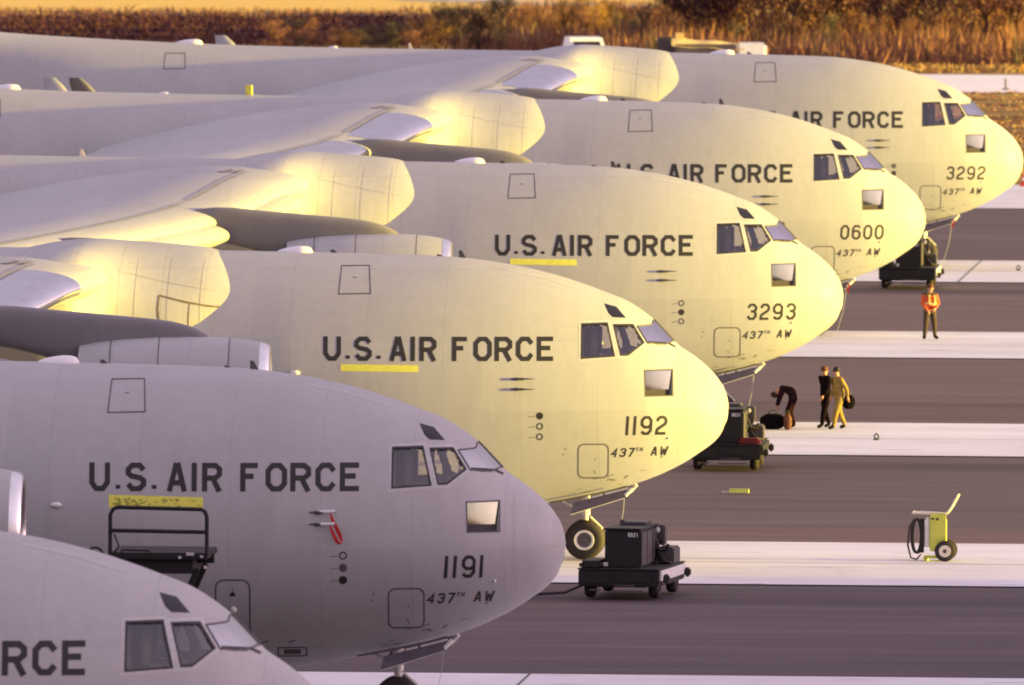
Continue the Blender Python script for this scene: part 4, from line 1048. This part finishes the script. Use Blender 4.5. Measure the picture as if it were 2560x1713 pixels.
# ------------------------------------------------------------------ maintenance stand between the two nearest jets
def make_stand():
    r = empty('maintenance_stand')
    Hh = 4.15
    b = MB(); b.box((0, 0, Hh), (2.02, 2.3, .14), 0, bev=.02); b.box((-.2, 0, Hh-.22), (1.8, 2.0, .3), 0); b.box((0, 0, Hh-.1), (2.1, .2, .2), 0); b.build('platform', M['steel'], r, smooth=False)
    b = MB()
    for y in (-1.1,):
        b.tube([(-1.0, y, Hh), (-1.0, y, Hh+.85), (-.93, y, Hh+.97), (-.84, y, Hh+1.0), (.88, y, Hh+.97), (.96, y, Hh+.92), (1.0, y, Hh+.82), (1.0, y, Hh)], .042, n=8)
        b.tube([(-1.0, y, Hh+.52), (1.0, y, Hh+.50)], .042, n=8)
    b.tube([(-.92, -1.1, Hh+.45), (-.82, -1.1, Hh+.2), (-.95, -1.1, Hh+.02)], .02, n=6); b.tube([(-.8, -1.12, Hh+.02), (-.74, -1.12, Hh+.12), (-.2, -1.12, Hh+.11), (-.12, -1.12, Hh)], .022, n=6)
    b.build('guard_rail', M['steel'], r)
    b = MB()
    for y in (-.9, .9):
        b.box((0, y, 2.1), (.12, .1, 3.9), 0, rot=Matrix.Rotation(R(24), 3, 'Y')); b.box((0, y+.12, 2.1), (.12, .1, 3.9), 0, rot=Matrix.Rotation(R(-24), 3, 'Y'))
    b.build('scissor_leg', M['steel'], r, smooth=False)
    b = MB(); b.box((0, 0, .4), (2.2, 2.2, .14), 0, bev=.02); b.build('base_frame', M['steel'], r, smooth=False)
    for sx in (-1, 1):
        for sy in (-1, 1): b = MB(); b.lathe([(-.07, .05), (-.08, .2), (.08, .2), (.07, .05)], (sx*.95, sy*1.0, .2), (0, 1, 0), n=18); b.build('wheel', M['tyre'], r)
    b = MB(); b.tube([(-1.32+.16*math.cos(a), -1.0, Hh+.0+.16*math.sin(a)) for a in [2*math.pi*k/18 for k in range(18)]], .03, n=6, closed=True); b.build('cable_loop', M['hose'], r)
    b = MB(); b.box((.66, -1.17, Hh+.05), (.16, .03, .06)); b.box((.45, -1.17, Hh-.02), (.06, .03, .05)); b.box((.9, -1.17, Hh+.0), (.06, .03, .04)); b.box((.98, -1.17, Hh-.22), (.07, .03, .06)); b.build('latch_plate', M['rim'], r, smooth=False)
    return r
st = make_stand(); st.location = (-7.18, 325.5, 0); st.rotation_euler = (0, 0, -YAW)
tag(st, 'black steel work platform with guard rails behind the nearest jet, against jet 1191', 'work stand')

# ------------------------------------------------------------------ people
SKIN = mat('skin', (0.52, 0.27, 0.17), .6, noise=.1, nscale=9)
def hand(b, w, d, side, mi):
    """palm with four fingers and a thumb, lightly curled; w wrist, d direction of the hand"""
    d = d.normalized(); up = Vector((0, 0, 1)) if abs(d.z) < .8 else Vector((1, 0, 0)); x = d.cross(up).normalized(); y = x.cross(d).normalized()
    b.tube([w-d*.02, w+d*.04, w+d*.09], [.030, .040, .036], mi, n=8)
    for k, L in enumerate((.070, .080, .075, .058)):
        o = w+d*.085+x*(.030-.020*k); b.tube([o, o+d*L*.55-y*.006, o+d*L*.9-y*.03], [.0095, .009, .007], mi, n=6)
    o = w+d*.03+x*.036*side; b.tube([o, o+d*.03+x*.03*side, o+d*.065+x*.035*side-y*.015], [.012, .0105, .008], mi, n=6)
def person(label, J, mats, loc, rz, hair=None, cap=None, extra=None, group=None, look=Vector((1, 0, 0))):
    """J: joints (x forward, y left, z up). mats: name per region torso/arm/leg/boot"""
    root = empty('person', loc, rz)
    names = ['pelvis', 'spine', 'chest', 'neck', 'chin', 'skull', 'shL', 'elL', 'wrL', 'shR', 'elR', 'wrR', 'hipL', 'knL', 'anL', 'toL', 'hipR', 'knR', 'anR', 'toR']
    rad = dict(pelvis=.168, spine=.155, chest=.180, neck=.062, chin=.080, skull=.100, sh=.094, el=.066, wr=.045, hip=.122, kn=.088, an=.064, to=.052)
    edges = [('pelvis', 'spine'), ('spine', 'chest'), ('chest', 'neck'), ('neck', 'chin'), ('chin', 'skull')]
    for s in 'LR': edges += [('chest', 'sh'+s), ('sh'+s, 'el'+s), ('el'+s, 'wr'+s), ('pelvis', 'hip'+s), ('hip'+s, 'kn'+s), ('kn'+s, 'an'+s), ('an'+s, 'to'+s)]
    me = bpy.data.meshes.new('person_body'); ob = bpy.data.objects.new('body', me); col.objects.link(ob)
    idx = {n: i for i, n in enumerate(names)}
    me.from_pydata([J[n] for n in names], [(idx[a], idx[b]) for a, b in edges], [])
    sk = ob.modifiers.new('skin', 'SKIN'); sk.use_smooth_shade = True; sub = ob.modifiers.new('sub', 'SUBSURF'); sub.levels = 2; sub.render_levels = 2
    for n in names:
        k = n if n in rad else n[:-1]; r = rad[k]
        sv = me.skin_vertices[0].data[idx[n]]; sv.radius = (r, r*(1.15 if k in ('chest', 'pelvis') else 1)); sv.use_root = (n == 'pelvis')
    dg = bpy.context.evaluated_depsgraph_get(); dg.update()
    nm = bpy.data.meshes.new_from_object(ob.evaluated_get(dg)); bpy.data.objects.remove(ob)
    b = MB(); order = ['torso', 'arm', 'leg', 'boot', 'skin', 'dark']
    segs = []
    for a, c in edges:
        reg = 'torso'
        if a in ('neck', 'chin'): reg = 'skin'
        elif a[:2] == 'sh' or a[:2] == 'el': reg = 'arm'
        elif a[:3] == 'hip' or a[:2] == 'kn': reg = 'leg'
        elif a[:2] == 'an': reg = 'boot'
        elif a == 'pelvis' and c[:3] == 'hip': reg = 'leg'
        segs.append((Vector(J[a]), Vector(J[c]), reg))
    vs = [v.co.copy() for v in nm.vertices]; fr = {k: [] for k in order}
    for f in nm.polygons:
        c = f.center; best = (9, 'torso')
        for a, e, reg in segs:
            t = max(0, min(1, (c-a).dot(e-a)/max(1e-6, (e-a).length_squared))); d = (c-(a+(e-a)*t)).length
            if d < best[0]: best = (d, reg)
        fr[best[1]].append(tuple(f.vertices))
    o0 = len(b.v); b.v += [tuple(v) for v in vs]
    for i, k in enumerate(order):
        b.f += fr[k]; b.m += [i]*len(fr[k])
    for s, sd in (('L', 1), ('R', -1)): hand(b, Vector(J['wr'+s]), Vector(J['wr'+s])-Vector(J['el'+s]), sd, 4)
    hd = Vector(J['chin']).lerp(Vector(J['skull']), .45); up = (Vector(J['skull'])-Vector(J['chin'])).normalized(); fw = (look-up*look.dot(up)).normalized(); lf = up.cross(fw)
    b.tube([hd+fw*.085+up*.02, hd+fw*.115-up*.015, hd+fw*.09-up*.03], [.010, .015, .012], 4, n=6)
    for s in (-1, 1):
        b.ball(hd+lf*s*.034+fw*.082+up*.028, .011, 5, 6, 4); b.ball(hd+lf*s*.095, (.018, .018, .03), 4, 8, 5)
    b.tube([hd+fw*.085-up*.055-lf*.022, hd+fw*.09-up*.056, hd+fw*.085-up*.055+lf*.022], .006, 5, n=5)
    b.build('body', [mats['torso'], mats['arm'], mats['leg'], mats['boot'], SKIN, M['hose']], root, angle=80)
    bpy.data.meshes.remove(nm)
    c = Vector(J['skull'])
    if hair:
        h = MB(); h.ball(c+up*.012-fw*.016, (.108, .108, .098), 0, 14, 8); h.build('hair', hair, root)
    if cap:
        h = MB(); h.ball(c+up*.045, (.112, .112, .075), 0, 14, 8); h.tube([c+fw*.06+up*.03, c+fw*.17+up*.015], [.07, .05], 0, n=8); h.build('cap', cap, root)
    if extra: extra(root, J)
    tag(root, label, 'person', group)
    return root
def standing(stride=.0, lean=0.0, armsw=(.1, .1)):
    z = lambda q: q
    return dict(pelvis=(0, 0, .98), spine=(.02+lean*.3, 0, 1.16), chest=(.03+lean*.7, 0, 1.38), neck=(.04+lean, 0, 1.53), chin=(.07+lean*1.1, 0, 1.61), skull=(.075+lean*1.15, 0, 1.715),
        shL=(.03+lean*.8, .19, 1.44), elL=(.0+lean*.6+armsw[0], .26, 1.18), wrL=(.08+lean*.5+armsw[0]*2, .25, .94), shR=(.03+lean*.8, -.19, 1.44), elR=(.0+lean*.6+armsw[1], -.26, 1.18), wrR=(.08+lean*.5+armsw[1]*2, -.25, .94),
        hipL=(0, .10, .92), knL=(stride*.55+.03, .11, .50), anL=(stride, .11, .10), toL=(stride+.17, .13, .05), hipR=(0, -.10, .92), knR=(-stride*.35+.03, -.11, .50), anR=(-stride, -.11, .11), toR=(-stride+.16, -.13, .05))
D_ = mat('dark_uniform', (0.007, 0.004, 0.007), .95, noise=.4, nscale=12, spec=.05); BR = mat('brown_uniform', (.020, .008, .010), .95, noise=.6, nscale=9, spec=.05)
TAN = mat('tan_flight_suit', (.28, .19, .055), .9, noise=.25, nscale=9, spec=.1); TROU = mat('camouflage_trousers', (.035, .022, .015), .9, color2=(.085, .055, .03), nscale=9); BOOT = mat('boot_black', (.008, .005, .006), .8, noise=.3, spec=.1); BAGM = mat('bag_cloth_black', (.006, .004, .005), .95, noise=.4, nscale=8, spec=.05)
VEST = mat('orange_vest', (.60, .09, .012), .7, noise=.2, nscale=8); VSTR = mat('vest_band', (.85, .50, .18), .5, noise=.1); HB = mat('hair_brown', (.10, .030, .012), .7, noise=.3, nscale=30); HD = mat('hair_dark', (.015, .008, .008), .7, noise=.3, nscale=30)
# woman or man in dark clothes turning the head, walking toward the left
p1 = person('person in dark clothes walking left with the head turned to a companion', standing(.20, -.02, (.10, -.05)), dict(torso=D_, arm=D_, leg=D_, boot=BOOT), G(2064, 1071), R(212), hair=HB, look=Vector((-.5, -.75, 0)))
def bag(u, v, size, m, label, name='duffel_bag', lift=0.0, rz=0, strap=True):
    r = empty(name, G(u, v), rz); r.location.z = lift
    b = MB(); L, Wd, Hh = size; rings = []
    for k in range(11):
        f = -1+2*k/10; q = (1-abs(f)**3.2)**.5 if abs(f) < 1 else .12
        q = max(q, .45) if abs(f) == 1 else max(q, .5)
        rings.append([Vector((f*L/2, Wd/2*q*math.cos(2*math.pi*i/16), Hh/2+Hh/2*q*math.copysign(abs(math.sin(2*math.pi*i/16))**.7, math.sin(2*math.pi*i/16)))) for i in range(16)])
    b.loft(rings); b.build('bag_body', m, r, angle=70)
    b = MB(); b.tube([(-L*.2, 0, Hh*.96), (-L*.1, 0, Hh*1.2), (L*.1, 0, Hh*1.2), (L*.2, 0, Hh*.96)], .018, n=6); b.build('bag_handle', M['hose'], r)
    tag(r, label, 'bag'); return r
p2 = person('person in a sunlit tan flight suit walking left, a dark bag in the right hand', standing(.24, .03, (-.12, .02)), dict(torso=TAN, arm=TAN, leg=TAN, boot=BOOT), G(2098, 1074), R(205), hair=HD, look=Vector((1, -.3, 0)))
bb = bag(2121, 1068, (.36, .30, .42), BAGM, 'round dark helmet bag hanging from the hand of the tan suited person', 'helmet_bag', .52, R(10))
J = dict(pelvis=(-.14, 0, .93), spine=(-.06, 0, 1.10), chest=(.10, 0, 1.20), neck=(.25, 0, 1.14), chin=(.32, 0, 1.07), skull=(.40, 0, .98), shL=(.15, .19, 1.18), elL=(.28, .23, .90), wrL=(.34, .18, .66), shR=(.15, -.19, 1.18), elR=(.26, -.23, .90), wrR=(.33, -.16, .65),
         hipL=(-.14, .11, .88), knL=(.04, .16, .48), anL=(-.04, .16, .10), toL=(.13, .18, .05), hipR=(-.14, -.11, .88), knR=(-.02, -.14, .48), anR=(-.16, -.14, .10), toR=(.02, -.16, .05))
p3 = person('person in dark uniform bent over a black bag', J, dict(torso=BR, arm=BR, leg=BR, boot=BOOT), G(1972, 1072), R(176), hair=HD, look=Vector((.3, 0, -1)))
bag(1932, 1074, (.74, .4, .46), BAGM, 'black duffel bag on the ground under the bending person', rz=R(5))
bag(1969, 1075, (.24, .26, .46), mat('rust_bag', (.11, .032, .014), .8, noise=.3, nscale=6), 'small rust brown bag beside the legs of the bending person')
def vest(root, J):
    b = MB(); c = Vector(J['chest']); s_ = Vector(J['spine']); rings = []
    for f, w, d in ((-.32, .215, .19), (-.15, .205, .19), (.1, .215, .205), (.5, .235, .215), (.9, .235, .20), (1.15, .17, .14)):
        q = s_.lerp(c, f); rings.append([q+Vector((d*math.cos(2*math.pi*k/20), w*1.02*math.sin(2*math.pi*k/20), 0)) for k in range(20)])
    b.loft(rings, 0); v = b.build('safety_vest', VEST, root)
    b = MB(); q = s_.lerp(c, .05); b.loft([[q+Vector((.218*math.cos(2*math.pi*k/20), .230*math.sin(2*math.pi*k/20), dz)) for k in range(20)] for dz in (-.035, .035)], 0, caps=False); b.tube([c+Vector((.215, .09, .08)), s_+Vector((.22, .09, 0))], .025, n=6); b.tube([c+Vector((.215, -.09, .08)), s_+Vector((.22, -.09, 0))], .025, n=6); b.build('reflective_band', VSTR, v)
Jv = standing(.12, .0, (.05, .03)); Jv['anL'] = (.06, .16, .10); Jv['toL'] = (.20, .22, .05); Jv['anR'] = (-.05, -.16, .10); Jv['toR'] = (.09, -.22, .05); Jv['knL'] = (.05, .14, .5); Jv['knR'] = (.03, -.14, .5)
Jv['elL'] = (.06, .27, 1.17); Jv['wrL'] = (.22, .10, 1.0); Jv['elR'] = (.05, -.27, 1.17); Jv['wrR'] = (.20, -.14, .96)
p4 = person('person in an orange safety vest standing on the concrete strip facing the camera', Jv, dict(torso=TROU, arm=VEST, leg=TROU, boot=BOOT), G(2324, 849), R(-75), hair=HB, extra=vest)

# ------------------------------------------------------------------ vehicles beyond the farthest jet
tr = empty('pickup_truck'); p = G(1460, 191); tr.location = p; tr.rotation_euler = (0, 0, R(-80))
b = MB(); b.loft([[Vector((-2.5, y, .45)), Vector((2.5, y, .45)), Vector((2.5, y, 1.05)), Vector((1.1, y, 1.2)), Vector((.55, y*.86, 1.95)), Vector((-.9, y*.86, 1.98)), Vector((-1.15, y, 1.2)), Vector((-2.5, y, 1.15))] for y in (-.95, .95)]); b.build('truck_body', M['white'], tr, smooth=False)
b = MB(); b.box((-1.035, 0, 1.58), (.06, 1.36, .44), 0, rot=Matrix.Rotation(R(18), 3, 'Y'), bev=.02); b.box((.86, 0, 1.58), (.06, 1.36, .46), 0, rot=Matrix.Rotation(R(-36), 3, 'Y'), bev=.02); b.build('window', M['brow'], tr, smooth=False)
for x in (-1.6, 1.6):
    for y in (-.9, .9): b = MB(); b.lathe([(-.12, .1), (-.12, .34), (.12, .34), (.12, .1)], (x, y, .35), (0, 1, 0), n=20); b.build('wheel', M['tyre'], tr)
tag(tr, 'white pickup truck with a dark window showing above the far wing', 'truck')
tk = empty('cargo_truck'); p = G(1772, 212); tk.location = p; tk.rotation_euler = (0, 0, R(-YAW))
M['tarp'] = mat('tarp_grey', (.085, .07, .075), .8, noise=.3, nscale=2); M['crm'] = mat('tarp_cream', (.75, .56, .20), .8, noise=.15, nscale=2)
b = MB(); b.box((-.2, 0, 1.35), (3.0, 2.2, 1.35), 0, bev=.05); b.box((-.2, 0, .6), (5.4, 1.8, .2), 0); b.build('cargo_bed', M['tarp'], tk, smooth=False)
b = MB(); rings = []
for k in range(13):
    x = -1.85+3.6*k/12; rings.append([Vector((x, y, 2.08+zz+.03*math.sin(k*1.1)-.02*k)) for y, zz in ((-1.15, -.14-.05*math.sin(k*.9)), (-.7, .14), (0, .22), (.7, .14), (1.15, -.1), (0, -.02))])
b.loft(rings); b.build('tarpaulin', M['crm'], tk, angle=60)
b = MB(); b.box((2.1, 0, 1.35), (1.5, 2.1, 1.45), 0, bev=.14); b.box((1.15, 0, 1.0), (.6, 2.1, .9), 0, bev=.05); b.build('cab', M['white'], tk)
b = MB(); b.box((2.86, 0, 1.6), (.04, 1.6, .5), 0); b.build('window', M['brow'], tk, smooth=False)
for x in (-1.6, 2.2):
    for y in (-.95, .95): b = MB(); b.lathe([(-.14, .1), (-.14, .42), (.14, .42), (.14, .1)], (x, y, .42), (0, 1, 0), n=20); b.build('wheel', M['tyre'], tk)
tag(tk, 'white cabbed truck with a cream tarpaulin over a grey bed behind jet 3292', 'truck')
ps = empty('gate_post'); p = G(1698, 212); ps.location = p
b = MB(); b.box((0, 0, 1.28), (.42, .4, 2.56), 0, bev=.03); b.build('post_shaft', M['crm'], ps, smooth=False)
b = MB(); b.box((-.55, .5, 1.2), (1.1, .3, 2.3), 0, bev=.02); b.build('dark_cabinet', M['tarp'], ps, smooth=False)
tag(ps, 'sunlit yellow post with a dark cabinet left of the tarpaulin truck', 'post')

# ------------------------------------------------------------------ building added out of view to shade the two nearest jets
hg = empty('shade_hangar', (250, 0, 0))
hy0, hy1 = 195.0, 361.0
b = MB(); n = 17
prof = [(0, 0), (0, 21)]+[(58*k/n, 21+7*math.sin(math.pi*k/n)) for k in range(1, n)]+[(58, 21), (58, 0)]
b.loft([[Vector((x, y, z)) for x, z in prof] for y in (hy0, hy1)]); b.build('hangar_shell', M['concrete_post'], hg, smooth=False)
b = MB()
for k in range(6): b.box((-.12, hy0+20+k*25, 9), (.2, 22, 18), 0)
b.build('sliding_door', mat('hangar_door', (.24, .25, .27), .6, noise=.15, nscale=.3), hg, smooth=False)
tag(hg, 'grey building with sliding doors, added out of view to the right to shade the near jets', 'shade_hangar')

# ------------------------------------------------------------------ vegetation
def leaf_mat(name, c1, c2, sc_=1.2):
    m = mat(name, c1, .85, color2=c2, nscale=sc_, spec=.15)
    b = m.node_tree.nodes['Principled BSDF']
    return m
V_OR = leaf_mat('orange_leaves', (.24, .105, .065), (.40, .20, .115)); V_BR = leaf_mat('brown_leaves', (.14, .065, .055), (.27, .13, .09)); V_DK = leaf_mat('dark_twigs', (.034, .012, .022), (.066, .026, .036)); V_DK2 = leaf_mat('burgundy_twigs', (.075, .029, .034), (.135, .056, .056)); V_GR = leaf_mat('olive_leaves', (.095, .085, .05), (.20, .165, .085)); V_YE = leaf_mat('straw', (.30, .19, .09), (.48, .33, .16)); V_BK = leaf_mat('bark', (.07, .035, .022), (.13, .075, .045))
V_GOLD = leaf_mat('golden_leaves', (.40, .20, .04), (.60, .36, .09))
def leafcloud(b, rnd, c, r, n, s, mi=0, tall=1.0):
    for _ in range(n):
        while True:
            q = Vector((rnd.uniform(-1, 1), rnd.uniform(-1, 1), rnd.uniform(-1, 1)))
            if .15 < q.length < 1: break
        p = Vector(c)+Vector((q.x*r[0], q.y*r[1], q.z*r[2]))
        a = Vector((rnd.gauss(0, 1), rnd.gauss(0, 1), rnd.gauss(0, 1)*tall)).normalized(); e = a.cross(Vector((rnd.gauss(0, 1), rnd.gauss(0, 1), rnd.gauss(0, .5)))).normalized(); k = s*rnd.uniform(.6, 1.4)
        b.add([p-a*k-e*k*.5, p+a*k-e*k*.4, p+a*k*.8+e*k*.5, p-a*k*.9+e*k*.45], [(0, 1, 2, 3)], mi)
def tree_meshes(rnd, h, lm, n=1500, bare=False):
    """a tapered trunk with limbs, and a crown of leaf clumps with gaps"""
    t = MB(); tips = []
    pts = [Vector((rnd.uniform(-.15, .15)*k, rnd.uniform(-.15, .15)*k, h*.16*k)) for k in range(6)]
    t.tube(pts, [h*.022*(1-.15*k) for k in range(6)], 0, n=7)
    for _ in range(16):
        k = rnd.randint(1, 5); a = rnd.uniform(0, 6.28); L = h*rnd.uniform(.16, .34)
        m = pts[k]+Vector((math.cos(a)*L*.5, math.sin(a)*L*.5, L*.5)); e = pts[k]+Vector((math.cos(a)*L*.8, math.sin(a)*L*.8, L*1.2))
        t.tube([pts[k], m, e], [h*.010, h*.006, h*.003], 0, n=5); tips += [m, e]
        for _ in range(4):
            q = m.lerp(e, rnd.random()); w = q+Vector((rnd.gauss(0, .5), rnd.gauss(0, .5), rnd.uniform(.2, .9)))*h*.12; t.tube([q, w], [h*.0035, h*.0012], 0, n=4); tips.append(w)
    c = MB()
    for p in tips: leafcloud(c, rnd, p, (h*.085, h*.085, h*.10), max(3, int(n/len(tips))), h*.010, 0, 1.6)
    return t, c
protos = {}
def get_tree(kind, var):
    k = (kind, var)
    if k not in protos:
        rnd = random.Random(hash(k) % 9999 if False else (len(protos)*17+5))
        lm = {'orange': V_OR, 'brown': V_BR, 'dark': V_DK, 'olive': V_GR, 'gold': V_GOLD}[kind]
        t, c = tree_meshes(rnd, 7.0, lm, 3200 if kind == 'dark' else 2400)
        to = t.build('trunk', V_BK if kind != 'dark' else V_DK); co = c.build('crown', lm, smooth='keep')
        protos[k] = (to.data, co.data); bpy.data.objects.remove(to); bpy.data.objects.remove(co)
    return protos[k]
def place_tree(name, label, cat, group, kind, var, p, s, rz):
    r = empty(name, p, rz); r.scale = (s, s, s)
    for nm, me in zip(('trunk', 'crown'), get_tree(kind, var)):
        o = bpy.data.objects.new(nm, me); col.objects.link(o); o.parent = r
    tag(r, label, cat, group); return r
rnd = random.Random(21)
# wood at the right: two staggered rows of autumn trees
TL = {'orange': 'rust orange autumn tree in the wood at upper right', 'brown': 'brown autumn tree in the wood at upper right', 'dark': 'bare dark tree in the wood at upper right', 'olive': 'olive tinted tree in the wood at upper right'}
for i in range(44):
    u = 1690+i*21+rnd.uniform(-12, 12); v = rnd.choice((150, 140, 128, 112, 96)); p = G(u, v)
    kind = rnd.choice(('orange', 'brown', 'brown', 'dark', 'olive')) if v > 120 else rnd.choice(('brown', 'dark', 'dark', 'dark', 'olive'))
    place_tree('autumn_tree', TL[kind], 'tree', 'autumn trees of the wood at upper right', kind, rnd.randint(0, 2), p, rnd.uniform(.62, 1.05) if v > 120 else rnd.uniform(.9, 1.3), rnd.uniform(0, 6))
for k in range(46):
    u = 1580+k*22+rnd.uniform(-12, 12); r = place_tree('shrub', 'rust brown shrub in the fringe below the wood at upper right', 'shrub', 'rust brown shrubs below the wood', rnd.choice(('orange', 'brown', 'orange', 'brown', 'olive', 'gold')), rnd.randint(0, 1), G(u, rnd.uniform(128, 158)), 1, rnd.uniform(0, 6)); h_ = rnd.uniform(.13, .32); r.scale = (h_*1.1, h_*1.1, h_)
for u, s in ((1655, .40), (1690, .50), (1722, .55), (1752, .50), (1785, .42), (1700, .38), (1740, .40)):
    place_tree('bare_tree', 'dark purplish bare tree at the left end of the wood', 'tree', 'bare trees at the left end of the wood', 'dark', 1, G(u, 112), s, rnd.uniform(0, 6))
# shrubs
def shrub(u, v, h, kind, label, group, w=1.0):
    r = place_tree('shrub', label, 'shrub', group, kind, rnd.randint(0, 1), G(u, v), h/7.0*1.0, rnd.uniform(0, 6)); r.scale = (h/7*w, h/7*w, h/7)
for k in range(7): shrub(1090+k*26+rnd.uniform(-8, 8), 130+rnd.uniform(-4, 8), rnd.uniform(2.0, 2.9), 'olive' if k % 4 else 'dark', 'olive green shrub in the clump left of the white pickup truck', 'olive shrubs behind the far wing', 1.3)
for k in range(15): shrub(680+k*29+rnd.uniform(-10, 10), 138+rnd.uniform(-5, 10), rnd.uniform(1.0, 2.0), rnd.choice(('gold', 'gold', 'olive', 'orange')), 'low golden shrub along the top edge of the farthest fuselage', 'golden shrubs above the farthest fuselage', 1.6)
for k in range(16): shrub(1275+k*24+rnd.uniform(-8, 8), 120+rnd.uniform(-25, 10), rnd.uniform(1.2, 2.3), rnd.choice(('orange', 'orange', 'gold', 'brown')), 'rusty orange shrub in the belt behind the white pickup truck', 'rusty shrubs behind the trucks', 1.2)
# grass, reeds and scrub: nobody could count these
def blades(name, m, n, area, hr, lean=.25, wd=.05, per=24, spread=.5):
    """tufts: each clump has its own height, lean and colour"""
    b = MB(); rn = random.Random(len(name)*7+n)
    for _ in range(n//per):
        u = rn.uniform(area[0], area[1]); v = rn.uniform(area[2], area[3]); c0 = G(u, v); hc = hr[0]+(hr[1]-hr[0])*rn.random()**1.6; mc = rn.randint(0, len(m)-1); lx, ly = rn.gauss(0, lean*.6), rn.gauss(0, lean*.6)
        for _k in range(per):
            p = c0+Vector((rn.gauss(0, spread), rn.gauss(0, spread), 0)); h = hc*rn.uniform(.45, 1.1); a = rn.uniform(0, 3.14); d = Vector((math.cos(a), math.sin(a), 0))*wd*rn.uniform(.6, 1.5); q = Vector(((lx+rn.gauss(0, lean))*h, (ly+rn.gauss(0, lean))*h, h))
            b.add([p-d, p+d, p+q*.6+d*.8, p+q, p+q*.6-d*.8], [(0, 1, 2, 3, 4)], mc if rn.random() < .75 else rn.randint(0, len(m)-1))
    return tag(b.build(name, m, smooth=False), kind='stuff')
tag(blades('tall_reeds', [V_OR, V_OR, V_BR, V_OR, V_BR, V_GR], 34000, (1540, 2640, 108, 172), (.5, 2.3), .22, .032, 30, .45), 'tall dry reeds and saplings in front of the wood', 'reeds')
tag(blades('dry_grass', [V_YE, V_YE, V_GOLD], 12000, (1900, 2620, 166, 181), (.1, .4), .3, .035), 'straw coloured grass along the far side of the taxiway', 'grass')
tag(blades('rough_grass', [V_OR, V_YE, V_BR, V_OR], 22000, (1130, 1760, 40, 130), (.2, 1.3), .28, .035, 30, .5), 'rust and straw coloured rough grass behind the trucks', 'grass')
tag(blades('dark_scrub', [V_DK, V_DK2, V_DK2, V_DK2, V_DK], 30000, (-60, 1180, 42, 114), (.05, .36), .7, .045, 20, 1.2), 'dark burgundy scrub belt across the upper left', 'scrub')
tag(blades('pale_grass', [V_YE, V_OR, V_DK2], 5000, (-60, 1300, 27, 48), (.03, .5), .5, .03, 10, .6), 'sparse straw grass between the dark belt and the far field', 'grass')
tag(blades('verge_grass', [V_YE, V_OR, V_BR], 5000, (2280, 2620, 232, 440), (.04, .14), .5, .05), 'short brown and straw grass beside the apron at right', 'grass')
